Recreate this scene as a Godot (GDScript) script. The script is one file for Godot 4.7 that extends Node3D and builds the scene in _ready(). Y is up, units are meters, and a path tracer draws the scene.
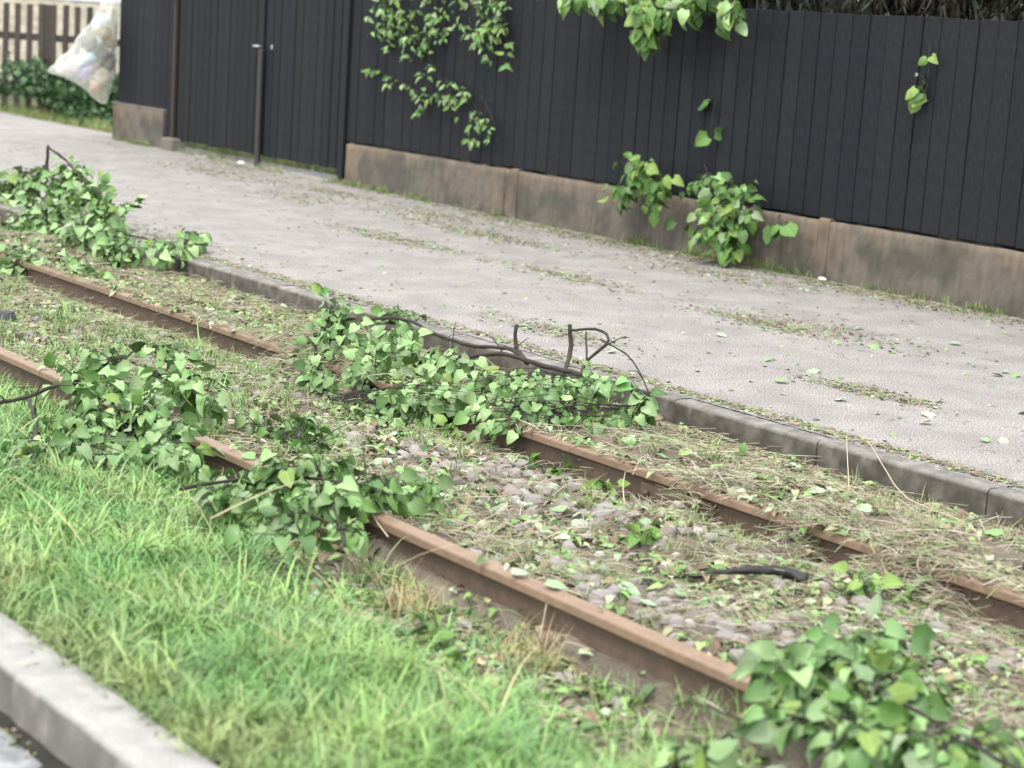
extends Node3D
# A tram track with storm litter beside a tarred board fence, seen from the street.

var rng := RandomNumberGenerator.new()
var lumps := FastNoiseLite.new()
var fine := FastNoiseLite.new()
var names := {}
var leaf_meshes := []
var leaf_mats := []
var leaf_squeeze := 1.0
var bark: StandardMaterial3D

func numbered(called: String) -> String:
	var n: int = names.get(called, 0)
	names[called] = n + 1
	return called if n == 0 else "%s_%03d" % [called, n]

func tag(o: Node, label := "", category := "", group := "", kind := "") -> Node:
	if label: o.set_meta("label", label)
	if category: o.set_meta("category", category)
	if group: o.set_meta("group", group)
	if kind: o.set_meta("kind", kind)
	return o

func base(called: String, at := Vector3.ZERO) -> Node3D:
	var o := Node3D.new()
	o.name = numbered(called)
	o.position = at
	add_child(o)
	return o

func put(called: String, mesh: Mesh, mat: Material, parent: Node = null, at := Vector3.ZERO) -> MeshInstance3D:
	var o := MeshInstance3D.new()
	o.mesh = mesh
	o.material_override = mat
	o.position = at
	if parent == null:
		o.name = numbered(called)
		add_child(o)
	else:
		o.name = called
		parent.add_child(o, true)
	return o

func many(called: String, mesh: Mesh, mat: Material, places: Array, colors: Array, parent: Node = null) -> MultiMeshInstance3D:
	var mm := MultiMesh.new()
	mm.transform_format = MultiMesh.TRANSFORM_3D
	mm.use_colors = true
	mm.mesh = mesh
	mm.instance_count = places.size()
	for i in places.size():
		mm.set_instance_transform(i, places[i])
		mm.set_instance_color(i, colors[i])
	var o := MultiMeshInstance3D.new()
	o.multimesh = mm
	o.material_override = mat
	o.set_meta("kind", "stuff")
	if parent == null:
		o.name = numbered(called)
		add_child(o)
	else:
		o.name = called
		parent.add_child(o, true)
	return o

# ---- materials -------------------------------------------------------------
func noise_tex(freq: float, sd: int, lo: Color, hi: Color, size := 512, octaves := 5, normal := false) -> NoiseTexture2D:
	var n := FastNoiseLite.new()
	n.noise_type = FastNoiseLite.TYPE_SIMPLEX_SMOOTH
	n.seed = sd
	n.frequency = freq
	n.fractal_octaves = octaves
	n.fractal_gain = 0.6
	var t := NoiseTexture2D.new()
	t.width = size
	t.height = size
	t.seamless = true
	t.noise = n
	if normal:
		t.as_normal_map = true
		t.bump_strength = 6.0
	else:
		var g := Gradient.new()
		g.offsets = PackedFloat32Array([0.2, 0.8])
		g.colors = PackedColorArray([lo, hi])
		t.color_ramp = g
	return t

func lin(r: float, g: float, b: float) -> Color:
	return Color(r, g, b).linear_to_srgb()

func mat(c: Color, rough := 0.85, tex: Texture2D = null, scale := 1.0, tint := false) -> StandardMaterial3D:
	var m := StandardMaterial3D.new()
	m.albedo_color = c
	m.roughness = rough
	m.vertex_color_use_as_albedo = tint
	if tex:
		m.albedo_texture = tex
		m.uv1_triplanar = true
		m.uv1_world_triplanar = true
		m.uv1_scale = Vector3.ONE * scale
	return m

func detailed(m: StandardMaterial3D, tex: Texture2D, scale: float) -> StandardMaterial3D:
	m.detail_enabled = true
	m.detail_blend_mode = BaseMaterial3D.BLEND_MODE_MUL
	m.detail_albedo = tex
	m.detail_uv_layer = BaseMaterial3D.DETAIL_UV_2
	m.uv2_triplanar = true
	m.uv2_world_triplanar = true
	m.uv2_scale = Vector3.ONE * scale
	return m

# ---- shapes ----------------------------------------------------------------
func face(st: SurfaceTool, a: Vector3, b: Vector3, c: Vector3, out: Vector3) -> void:
	var n := (b - a).cross(c - a)
	if n.dot(out) > 0.0:
		var k := b
		b = c
		c = k
	else:
		n = -n
	n = n.normalized()
	for p in [a, b, c]:
		st.set_normal(n)
		st.add_vertex(p)

func add_box(st: SurfaceTool, size: Vector3, bevel: float, at := Transform3D()) -> void:
	var h := size / 2.0
	var k := func(s: Vector3, axis: int) -> Vector3:
		var p := Vector3()
		for i in 3:
			p[i] = s[i] * (h[i] if i == axis else h[i] - bevel)
		return at * p
	var mid: Vector3 = at.origin
	for axis in 3:
		var u := (axis + 1) % 3
		var w := (axis + 2) % 3
		for s in [-1.0, 1.0]:
			var q := []
			for e in [[-1, -1], [1, -1], [1, 1], [-1, 1]]:
				var v := Vector3()
				v[axis] = s
				v[u] = e[0]
				v[w] = e[1]
				q.append(k.call(v, axis))
			var out: Vector3 = (q[0] + q[2]) / 2.0 - mid
			face(st, q[0], q[1], q[2], out)
			face(st, q[0], q[2], q[3], out)
		if bevel > 0.0:
			for s1 in [-1.0, 1.0]:
				for s2 in [-1.0, 1.0]:
					var a := Vector3()
					a[axis] = -1
					a[u] = s1
					a[w] = s2
					var b := a
					b[axis] = 1
					var q := [k.call(a, u), k.call(b, u), k.call(b, w), k.call(a, w)]
					var out: Vector3 = (q[0] + q[2]) / 2.0 - mid
					var na := Vector3()
					na[u] = s1
					na[w] = s2
					out = at.basis * na
					face(st, q[0], q[1], q[2], out)
					face(st, q[0], q[2], q[3], out)
	if bevel > 0.0:
		for x in [-1, 1]:
			for y in [-1, 1]:
				for z in [-1, 1]:
					var s := Vector3(x, y, z)
					face(st, k.call(s, 0), k.call(s, 1), k.call(s, 2), at.basis * s)

func box(size: Vector3, bevel := 0.004, at := Transform3D()) -> ArrayMesh:
	var st := SurfaceTool.new()
	st.begin(Mesh.PRIMITIVE_TRIANGLES)
	add_box(st, size, bevel, at)
	return st.commit()

func add_tube(st: SurfaceTool, pts: Array, r0: float, r1: float, sides := 6, knobs := 0.0) -> void:
	var rings := []
	var side := Vector3.RIGHT
	for i in pts.size():
		var d: Vector3 = (pts[min(i + 1, pts.size() - 1)] - pts[max(i - 1, 0)]).normalized()
		side = side - d * side.dot(d)
		if side.length() < 0.05:
			side = d.cross(Vector3.UP) if absf(d.y) < 0.9 else d.cross(Vector3.BACK)
		side = side.normalized()
		var up := d.cross(side)
		var r := lerpf(r0, r1, float(i) / (pts.size() - 1))
		var ring := []
		for k in sides:
			var a := TAU * k / sides
			ring.append(pts[i] + (side * cos(a) + up * sin(a)) * r * (1.0 + knobs * rng.randf_range(-1, 1)))
		rings.append(ring)
	for i in pts.size() - 1:
		for k in sides:
			var n := (k + 1) % sides
			for p in [rings[i][k], rings[i + 1][k], rings[i + 1][n], rings[i][k], rings[i + 1][n], rings[i][n]]:
				st.add_vertex(p)
	for e in [0, pts.size() - 1]:
		for k in sides:
			var n := (k + 1) % sides
			var t := [pts[e], rings[e][k], rings[e][n]]
			if e != 0: t.reverse()
			for p in t: st.add_vertex(p)

func smooth_line(pts: Array, step := 0.05, wiggle := 0.0) -> Array:
	var c := Curve3D.new()
	for i in pts.size():
		var t: Vector3 = (pts[min(i + 1, pts.size() - 1)] - pts[max(i - 1, 0)]) / 6.0
		c.add_point(pts[i], -t, t)
	var n := maxi(2, int(c.get_baked_length() / step))
	var out := []
	for i in n + 1:
		var p := c.sample_baked(c.get_baked_length() * i / n, true)
		if wiggle > 0.0 and i > 0:
			p += Vector3(rng.randf_range(-1, 1), rng.randf_range(-1, 1), rng.randf_range(-1, 1)) * wiggle
		out.append(p)
	return out

func sheet(x0: float, x1: float, nx: int, z0: float, z1: float, nz: int, height: Callable, paint: Callable) -> ArrayMesh:
	var st := SurfaceTool.new()
	st.begin(Mesh.PRIMITIVE_TRIANGLES)
	for j in nz + 1:
		for i in nx + 1:
			var x := lerpf(x0, x1, float(i) / nx)
			var z := lerpf(z0, z1, float(j) / nz)
			st.set_color(paint.call(x, z))
			st.add_vertex(Vector3(x, height.call(x, z), z))
	var w := nx + 1
	var cw := (x1 - x0) * (z1 - z0) > 0.0
	for j in nz:
		for i in nx:
			var a := j * w + i
			var q := [a, a + 1, a + w + 1, a, a + w + 1, a + w]
			if not cw: q = [a, a + w + 1, a + 1, a, a + w, a + w + 1]
			for k in q: st.add_index(k)
	st.generate_normals()
	return st.commit()

# a heart shaped leaf, base at the origin, tip along -z, upper face +y
func make_leaf(wide: float, fold: float, curl: float, rows: int, point: float) -> ArrayMesh:
	var st := SurfaceTool.new()
	st.begin(Mesh.PRIMITIVE_TRIANGLES)
	var twist := rng.randf_range(-0.25, 0.25)
	var half := []
	for i in rows + 1:
		var t := float(i) / rows
		var w := wide * 0.5 * pow(sin(PI * pow(t * 0.94 + 0.06, 0.62)), 0.75) * (1.0 - point * t * t * t) * (1.0 + rng.randf_range(-0.07, 0.07))
		if i == rows: w = 0.0
		var y := -curl * t * t + 0.03 * sin(t * 5.0 + twist * 9.0)
		var mid := Vector3(twist * t * t * 0.25, y, -t * (1.0 - 0.25 * curl * t))
		var back := 0.10 * (1.0 - t) if i == 0 else 0.0
		var wob := rng.randf_range(-0.025, 0.025)
		half.append([mid, mid + Vector3(-w, fold * w + wob, back), mid + Vector3(w, fold * w - wob, back), w])
	for i in rows + 1:
		var t := float(i) / rows
		var w2: float = half[i][3] / maxf(wide, 0.001)
		for e in [[1, 0.5 - w2], [0, 0.5], [2, 0.5 + w2]]:
			st.set_uv(Vector2(e[1], t))
			st.add_vertex(half[i][e[0]])
	for i in rows:
		for c in 2:
			var a := i * 3 + c
			for k in [a, a + 4, a + 1, a, a + 3, a + 4]: st.add_index(k)
	st.generate_normals()
	return st.commit()

func make_stone(sd: int, n := 1) -> ArrayMesh:
	var r := RandomNumberGenerator.new()
	r.seed = sd
	var st := SurfaceTool.new()
	st.begin(Mesh.PRIMITIVE_TRIANGLES)
	var tris := []
	for x in [-1, 1]:
		for y in [-1, 1]:
			for z in [-1, 1]:
				tris.append([Vector3(x, 0, 0), Vector3(0, y, 0), Vector3(0, 0, z)])
	for k in n:
		var more := []
		for t in tris:
			var ab: Vector3 = (t[0] + t[1]).normalized()
			var bc: Vector3 = (t[1] + t[2]).normalized()
			var ca: Vector3 = (t[2] + t[0]).normalized()
			more += [[t[0], ab, ca], [ab, t[1], bc], [ca, bc, t[2]], [ab, bc, ca]]
		tris = more
	var moved := {}
	for t in tris:
		var q := []
		for p in t:
			var key: Vector3 = p.snapped(Vector3.ONE * 0.01)
			if not moved.has(key):
				var v: Vector3 = p / pow(pow(absf(p.x), 3.0) + pow(absf(p.y), 3.0) + pow(absf(p.z), 3.0), 0.333)
				moved[key] = v * r.randf_range(0.74, 1.1)
			q.append(moved[key])
		face(st, q[0], q[1], q[2], q[0] + q[1] + q[2])
	return st.commit()

func make_blade(len: float, wide: float, bend: float, steps := 4) -> ArrayMesh:
	var st := SurfaceTool.new()
	st.begin(Mesh.PRIMITIVE_TRIANGLES)
	add_blade(st, Vector3.ZERO, 0.0, len, wide, bend, steps)
	st.generate_normals()
	return st.commit()

func add_blade(st: SurfaceTool, at: Vector3, turn: float, len: float, wide: float, bend: float, steps := 4, c := Color.WHITE) -> void:
	var f := Vector3(sin(turn), 0, cos(turn))
	var s := Vector3(cos(turn), 0, -sin(turn))
	var p := at
	var ang := 0.15 + bend * 0.2
	var rows := []
	for i in steps + 1:
		var t := float(i) / steps
		rows.append([p, wide * 0.5 * (1.0 - pow(t, 1.6) * 0.93)])
		p += (Vector3.UP * cos(ang) + f * sin(ang)) * len / steps
		ang += bend / steps
	for i in steps:
		var a: Vector3 = rows[i][0] - s * rows[i][1]
		var b: Vector3 = rows[i][0] + s * rows[i][1]
		var d: Vector3 = rows[i + 1][0] - s * rows[i + 1][1]
		var e: Vector3 = rows[i + 1][0] + s * rows[i + 1][1]
		for q in [a, b, e, a, e, d]:
			st.set_color(c)
			st.add_vertex(q)

func make_tuft(blades: int, spread: float, lo: float, hi: float, wide: float, bend: float) -> ArrayMesh:
	var st := SurfaceTool.new()
	st.begin(Mesh.PRIMITIVE_TRIANGLES)
	for i in blades:
		var a := rng.randf() * TAU
		var r := sqrt(rng.randf()) * spread
		var v := rng.randf_range(0.75, 1.15)
		var c := Color(v, v, v)
		if rng.randf() < 0.12: c = Color(2.2, 1.15, 1.6) * v
		add_blade(st, Vector3(cos(a) * r, -0.01, sin(a) * r), rng.randf() * TAU, rng.randf_range(lo, hi), wide * rng.randf_range(0.7, 1.3), bend * rng.randf_range(0.3, 1.5), 4, c)
	st.generate_normals()
	return st.commit()

# ---- the lie of the track bed ----------------------------------------------
const MOUNDS := [[-8.4, -5.4, 0.7, 0.2, 0.10], [-7.3, -5.6, 0.5, 0.3, 0.06], [-4.98, -5.37, 0.09, 0.17, 0.17], [-4.43, -5.37, 0.2, 0.2, 0.18], [-5.58, -5.37, 0.06, 0.16, 0.16], [-8.75, -5.37, 0.25, 0.16, 0.14], [-3.5, -5.4, 0.1, 0.2, 0.14], [-5.9, -5.75, 0.9, 0.18, 0.06],
	[-4.6, -5.8, 0.8, 0.25, 0.08], [-13.5, -6.0, 1.0, 0.4, 0.08], [-5.7, -3.75, 0.25, 0.2, 0.05], [-7.9, -3.95, 0.4, 0.2, 0.06], [-3.2, -4.0, 0.5, 0.3, 0.05], [-8.6, -4.7, 0.8, 0.3, 0.03], [-5.3, -4.95, 0.5, 0.2, 0.03], [-9.5, -5.9, 0.6, 0.2, 0.06]]

func bed(x: float, z: float) -> float:
	var y := 0.0
	if z > -3.75:
		var t := clampf((-2.2 - z) / 1.5, 0, 1)
		y = lerpf(0.055, -0.02 - 0.035 * smoothstep(-6.2, -4.6, x), smoothstep(0.35, 1.0, t))
	elif z > -5.3:
		y = 0.035 - 0.03 * smoothstep(-4.15, -3.85, z) - 0.06 * smoothstep(-5.0, -5.27, z)
	else:
		y = lerpf(0.055, 0.02, smoothstep(-5.6, -6.3, z)) * smoothstep(-5.32, -5.5, z) - 0.025 * smoothstep(-5.45, -5.3, z)
	for m in MOUNDS:
		var dx: float = (x - m[0]) / m[2]
		var dz: float = (z - m[1]) / m[3]
		var q := dx * dx + dz * dz
		if q < 6.0: y += m[4] * exp(-q)
	y += 0.022 * lumps.get_noise_2d(x * 3.0, z * 3.0) + 0.012 * fine.get_noise_2d(x * 10.0, z * 10.0)
	return y

func lies(x: float, z: float) -> float:
	if z > -2.02: return -0.05
	if z > -2.205: return 0.1
	if z < -6.57: return pave(x, z)
	if z < -6.44: return 0.15
	if absf(z + 3.837) < 0.037 or absf(z + 5.343) < 0.037: return maxf(0.132, bed(x, z))
	return bed(x, z)

func pave(x: float, z: float) -> float:
	return 0.142 + 0.025 * smoothstep(-6.6, -10.5, z) + 0.03 * smoothstep(-12.0, -19.0, x) * smoothstep(-7.5, -10.5, z) + 0.002 * lumps.get_noise_2d(x * 0.8, z * 0.8)

# ---- branches with leaves ----------------------------------------------------
func leaf_mat(weights: Array) -> StandardMaterial3D:
	var t := rng.randf()
	for i in weights.size():
		t -= weights[i]
		if t <= 0.0: return leaf_mats[i]
	return leaf_mats[0]

func nearest(lines: Array, p: Vector3) -> Vector3:
	var best := Vector3.ZERO
	var far := 1e9
	for l in lines:
		for q in l:
			var d: float = q.distance_squared_to(p)
			if d < far:
				far = d
				best = q
	return best

# stems: [points, thick, thin]; blobs: [centre, half width, half height, leaves]
func leafy(called: String, label: String, category: String, stems: Array, blobs: Array, size: float, droop: float, weights: Array, group := "", ground := true, tw := 0.003, into: Node3D = null) -> Node3D:
	var at: Vector3 = stems[0][0][0]
	var root: Node3D = into
	if into == null:
		root = base(called, at)
		tag(root, label, category, group)
	else:
		at = into.position
	var st := SurfaceTool.new()
	st.begin(Mesh.PRIMITIVE_TRIANGLES)
	var lines := []
	for s in stems:
		var l := smooth_line(s[0], 0.05, s[1] * 0.35)
		lines.append(l)
		var moved := []
		for p in l: moved.append(p - at)
		add_tube(st, moved, s[1], s[2], 7, 0.22)
	if ground:
		for l in lines:
			for k in int(l.size() / 11.0):
				var p: Vector3 = l[rng.randi_range(1, l.size() - 1)]
				var d := Vector3(rng.randf_range(-1, 1), rng.randf_range(-0.1, 0.8), rng.randf_range(-1, 1)).normalized() * rng.randf_range(0.08, 0.3)
				var q := smooth_line([p - at, p - at + d * 0.5 + Vector3(rng.randf_range(-0.03, 0.03), 0.02, 0.0), p - at + d], 0.05, 0.004)
				add_tube(st, q, 0.004, 0.0015, 5)
	var spots := []
	for b in blobs:
		var c: Vector3 = b[0]
		var from := nearest(lines, c)
		var left: int = b[3]
		while left > 0:
			var q := Vector3(rng.randfn(), rng.randfn(), rng.randfn()).normalized() * pow(rng.randf(), 0.4) * (1.4 if rng.randf() < 0.12 else 1.0)
			var end := c + Vector3(q.x * b[1], q.y * b[2], q.z * b[1] * 0.8)
			var start := from.lerp(c, rng.randf_range(0.0, 0.75))
			if ground:
				var g := lies(end.x, end.z) + 0.02
				if end.y < g: end.y = g + minf(g - end.y, b[2])
				start.y = maxf(start.y, lies(start.x, start.z) + 0.01)
			var mid := (start + end) / 2.0 + Vector3(rng.randf_range(-1, 1), rng.randf_range(0.1, 1.2) if droop < 0.5 else rng.randf_range(-0.2, 0.6), rng.randf_range(-1, 1)) * start.distance_to(end) * 0.16
			var l := smooth_line([start, mid, end], 0.035)
			var moved := []
			for p in l: moved.append(p - at)
			add_tube(st, moved, tw, tw * 0.45, 4)
			var n := mini(left, rng.randi_range(3, 6))
			for k in n:
				var t := 1.0 - 0.72 * k / n
				var i := int(t * (l.size() - 1))
				var d: Vector3 = (l[mini(i + 1, l.size() - 1)] - l[maxi(i - 1, 0)]).normalized()
				spots.append([l[i], d, 1 if k % 2 else -1, k == 0, from])
			left -= n
	for i in range(spots.size() - 1, 0, -1):
		var j := rng.randi_range(0, i)
		var k = spots[i]
		spots[i] = spots[j]
		spots[j] = k
	var extra := []
	var tints := []
	var made := 0
	for s in spots:
		var p: Vector3 = s[0]
		var d: Vector3 = s[1]
		var side: Vector3 = d.cross(Vector3.UP)
		if side.length() < 0.1: side = Vector3.RIGHT
		side = side.normalized() * s[2]
		var aim: Vector3 = (d * (1.0 if s[3] else 0.45) + side * (0.2 if s[3] else 0.9) + Vector3(rng.randf_range(-1, 1), rng.randf_range(-0.8, 0.5), rng.randf_range(-1, 1)) * 0.45 + Vector3.DOWN * droop).normalized()
		var up := (Vector3.UP * rng.randf_range(0.1, 0.9) + Vector3(rng.randf_range(-0.8, 1.2), rng.randf_range(-0.4, 0.5), rng.randf_range(-0.6, 1.5)) * 0.9)
		if droop > 0.5: up += Vector3(0.2, 0.1, 0.9) * 0.8
		up = (up - aim * up.dot(aim)).normalized()
		if rng.randf() < 0.12: up = -up
		var len: float = size * (rng.randf_range(0.75, 1.25) if rng.randf() < 0.7 else rng.randf_range(0.4, 0.75))
		var stalk: Vector3 = p + aim * len * rng.randf_range(0.15, 0.4)
		if ground: stalk.y = maxf(stalk.y, lies(stalk.x, stalk.z) + 0.015)
		var tip := stalk + aim * len
		if ground:
			var low := lies(tip.x, tip.z) + 0.01
			if tip.y < low:
				aim = (Vector3(tip.x, low, tip.z) - stalk).normalized()
				up = (up - aim * up.dot(aim)).normalized()
		add_tube(st, [p - at, (p + stalk) / 2.0 + Vector3.UP * 0.003 - at, stalk - at], 0.0014, 0.001, 3)
		made += 1
		if made > 298:
			extra.append(Transform3D(Basis(aim.cross(up), up, -aim).scaled_local(Vector3(leaf_squeeze, 1, 1) * len), stalk - at))
			tints.append(Color(0.10, 0.23, 0.06).lerp(Color(0.27, 0.40, 0.17), rng.randf()) * rng.randf_range(0.6, 1.3))
			continue
		var o := put("leaf", leaf_meshes[rng.randi() % leaf_meshes.size()], leaf_mat(weights), root)
		o.transform = Transform3D(Basis(aim.cross(up), up, -aim).scaled_local(Vector3(rng.randf_range(0.75, 1.15) * leaf_squeeze, 1, 1) * len), stalk - at)
	st.generate_normals()
	put("branch", st.commit(), bark, root)
	if extra.size():
		var lm := mat(Color.WHITE, 0.45, null, 1.0, true)
		lm.backlight = Color(0.35, 0.42, 0.12)
		many("foliage", leaf_meshes[6], lm, extra, tints, root)
	return root

func kerb_stone(len: float, z_front: float, z_back: float, top: float, low: float, rough: float, sd: int) -> ArrayMesh:
	var st := SurfaceTool.new()
	st.begin(Mesh.PRIMITIVE_TRIANGLES)
	var s := signf(z_front - z_back)
	var prof := [Vector2(low, z_front)]
	for k in 4: prof.append(Vector2(lerpf(low, top - 0.02, (k + 1) / 4.0), z_front))
	prof.append(Vector2(top - 0.006, z_front - s * 0.005))
	prof.append(Vector2(top, z_front - s * 0.02))
	for k in 4: prof.append(Vector2(top, lerpf(z_front - s * 0.02, z_back + s * 0.012, (k + 1) / 4.0)))
	prof.append(Vector2(top - 0.012, z_back))
	prof.append(Vector2(low, z_back))
	var nx := 60
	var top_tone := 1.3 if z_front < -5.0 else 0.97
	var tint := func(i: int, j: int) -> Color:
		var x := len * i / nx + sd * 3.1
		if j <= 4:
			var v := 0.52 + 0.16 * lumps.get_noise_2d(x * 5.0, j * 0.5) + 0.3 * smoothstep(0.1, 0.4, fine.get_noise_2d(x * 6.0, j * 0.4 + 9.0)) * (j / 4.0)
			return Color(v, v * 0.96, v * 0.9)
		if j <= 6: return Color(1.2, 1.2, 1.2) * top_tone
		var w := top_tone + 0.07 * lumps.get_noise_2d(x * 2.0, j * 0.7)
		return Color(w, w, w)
	var at := func(i: int, j: int) -> Vector3:
		var p: Vector2 = prof[j]
		var x := len * i / nx
		var n := Vector3(x, p.x, p.y) + Vector3(sd * 3.1, 0, 0)
		var d := rough * 0.45 * fine.get_noise_3d(n.x * 24.0, n.y * 24.0, n.z * 24.0)
		if j in [4, 5, 6]: d -= rough * maxf(0.0, fine.get_noise_2d(n.x * 8.0, 7.0 + sd)) * 2.2
		var out := Vector3(0, 1, 0) if j > 5 and j < 12 else Vector3(0, 0.2, s)
		return Vector3(x, p.x, p.y) + out * d
	for i in nx:
		for j in prof.size() - 1:
			var q := [at.call(i, j), at.call(i + 1, j), at.call(i + 1, j + 1), at.call(i, j + 1)]
			var idx := [0, 2, 1, 0, 3, 2] if s > 0 else [0, 1, 2, 0, 2, 3]
			var cs := [tint.call(i, j), tint.call(i + 1, j), tint.call(i + 1, j + 1), tint.call(i, j + 1)]
			st.set_smooth_group(0 if j < 4 else (1 if j < 7 else 2))
			for k in idx:
				st.set_color(cs[k])
				st.add_vertex(q[k])
	for e in [0, nx]:
		for j in range(1, prof.size() - 1):
			var t := [at.call(e, 0), at.call(e, j), at.call(e, j + 1)]
			if (e == 0) == (s > 0): t.reverse()
			st.set_smooth_group(5 + e)
			st.set_color(Color(0.5, 0.5, 0.48))
			for p in t: st.add_vertex(p)
	st.generate_normals()
	return st.commit()

func rail_part(x0: float, x1: float, prof: Array) -> ArrayMesh:
	var st := SurfaceTool.new()
	st.begin(Mesh.PRIMITIVE_TRIANGLES)
	var n := prof.size()
	var steps := int((x1 - x0) / 0.12)
	for i in steps:
		var a := lerpf(x0, x1, float(i) / steps)
		var b := lerpf(x0, x1, float(i + 1) / steps)
		for j in n:
			var p: Vector2 = prof[j]
			var q: Vector2 = prof[(j + 1) % n]
			var w := func(x: float, v: Vector2) -> Vector3:
				var d := 0.0005 * fine.get_noise_3d(x * 30.0, v.x * 30.0, v.y * 30.0)
				return Vector3(x, v.y + d, v.x + d)
			st.set_smooth_group(10 + j)
			for v in [w.call(a, p), w.call(b, q), w.call(a, q), w.call(a, p), w.call(b, p), w.call(b, q)]: st.add_vertex(v)
	for e in [x0, x1]:
		for j in range(1, n - 1):
			var t := [Vector3(e, prof[0].y, prof[0].x), Vector3(e, prof[j].y, prof[j].x), Vector3(e, prof[j + 1].y, prof[j + 1].x)]
			if e == x1: t.reverse()
			st.set_smooth_group(5)
			for p in t: st.add_vertex(p)
	st.generate_normals()
	return st.commit()

func stain(x: float, t: float, joints: Array) -> Color:
	var c := Color(0.215, 0.19, 0.162).lerp(Color(0.172, 0.157, 0.138), smoothstep(0.55, 0.1, t))
	c = c.lerp(Color(0.225, 0.18, 0.14), 0.6 * smoothstep(0.1, 0.6, lumps.get_noise_2d(x * 3.0, t * 2.0)))
	var rust := 0.55 * smoothstep(0.75, 1.0, t + 0.25 * lumps.get_noise_2d(x * 2.5, 4.0))
	for j in joints: rust = maxf(rust, exp(-pow((x - j) / 0.22, 2.0)) * smoothstep(0.15, 0.75, t + 0.3 * fine.get_noise_2d(x * 6.0, t)))
	c = c.lerp(Color(0.30, 0.222, 0.15), clampf(rust, 0, 1) * 0.7)
	var m := smoothstep(-0.15, 0.5, lumps.get_noise_2d(x * 1.6 + 9.0, t * 0.9) + 0.35 * fine.get_noise_2d(x * 5.0, t * 3.0) + 0.22 * (1.0 - absf(t - 0.68) * 4.0))
	c = c.lerp(Color(0.075, 0.08, 0.065), m * 0.6)
	c = c.lerp(Color(0.10, 0.10, 0.06), 0.6 * smoothstep(0.22, 0.0, t))
	return c * (1.0 + 0.22 * fine.get_noise_2d(x * 16.0, t * 8.0) + 0.3 * fine.get_noise_2d(x * 30.0, t * 1.5))

func wall_panel(len: float, low: float, top: float, thick: float, x_world: float, joints: Array) -> ArrayMesh:
	var st := SurfaceTool.new()
	st.begin(Mesh.PRIMITIVE_TRIANGLES)
	var nx := int(len / 0.03)
	var at := func(i: int, j: int) -> Array:
		var x := len * i / nx
		var t := clampf(j / 14.0, 0, 1)
		var p := Vector3(x, lerpf(low, top - 0.008, t), 0)
		if j == 15: p = Vector3(x, top, -0.01)
		if j == 16: p = Vector3(x, top, -thick)
		if j == 17: p = Vector3(x, low, -thick)
		p.z += 0.004 * fine.get_noise_2d((x + x_world) * 7.0, t * 3.0)
		p.y += 0.006 * fine.get_noise_2d((x + x_world) * 4.0, 3.0) * t
		return [p, stain(x + x_world, t, joints)]
	for i in nx:
		for j in 17:
			var q := [at.call(i, j), at.call(i + 1, j), at.call(i + 1, j + 1), at.call(i, j + 1)]
			for k in [0, 2, 1, 0, 3, 2]:
				st.set_color(q[k][1])
				st.add_vertex(q[k][0])
	for e in [0, nx]:
		for j in range(1, 17):
			var t := [at.call(e, 0), at.call(e, j), at.call(e, j + 1)]
			if e == 0: t.reverse()
			st.set_smooth_group(1 + e)
			for p in t:
				st.set_color(p[1])
				st.add_vertex(p[0])
	st.generate_normals()
	return st.commit()

func spread_tufts(n: int, area: Array, meshes: Array, keep: Callable, tint: Callable, called: String, m: Material) -> void:
	var places := []
	var colors := []
	for k in meshes.size():
		places.append([])
		colors.append([])
	for i in n:
		var x := rng.randf_range(area[0], area[1])
		var z := rng.randf_range(area[2], area[3])
		if rng.randf() > keep.call(x, z): continue
		var s := rng.randf_range(0.6, 1.2)
		var b := Basis(Vector3.UP, rng.randf() * TAU).rotated(Vector3(rng.randf_range(-1, 1), 0, rng.randf_range(-1, 1)).normalized(), rng.randf_range(0, 0.3)).scaled(Vector3(s, s * rng.randf_range(0.75, 1.2), s))
		var k := rng.randi() % meshes.size()
		places[k].append(Transform3D(b, Vector3(x, lies(x, z), z)))
		colors[k].append(tint.call(x, z))
	var root := base(called)
	root.set_meta("kind", "stuff")
	for k in meshes.size():
		if places[k].size(): many("tuft", meshes[k], m, places[k], colors[k], root)

func flat_basis(tilt: float) -> Basis:
	return Basis(Vector3.UP, rng.randf() * TAU).rotated(Vector3(rng.randf_range(-1, 1), 0, rng.randf_range(-1, 1)).normalized(), rng.randf_range(0, tilt))

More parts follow.
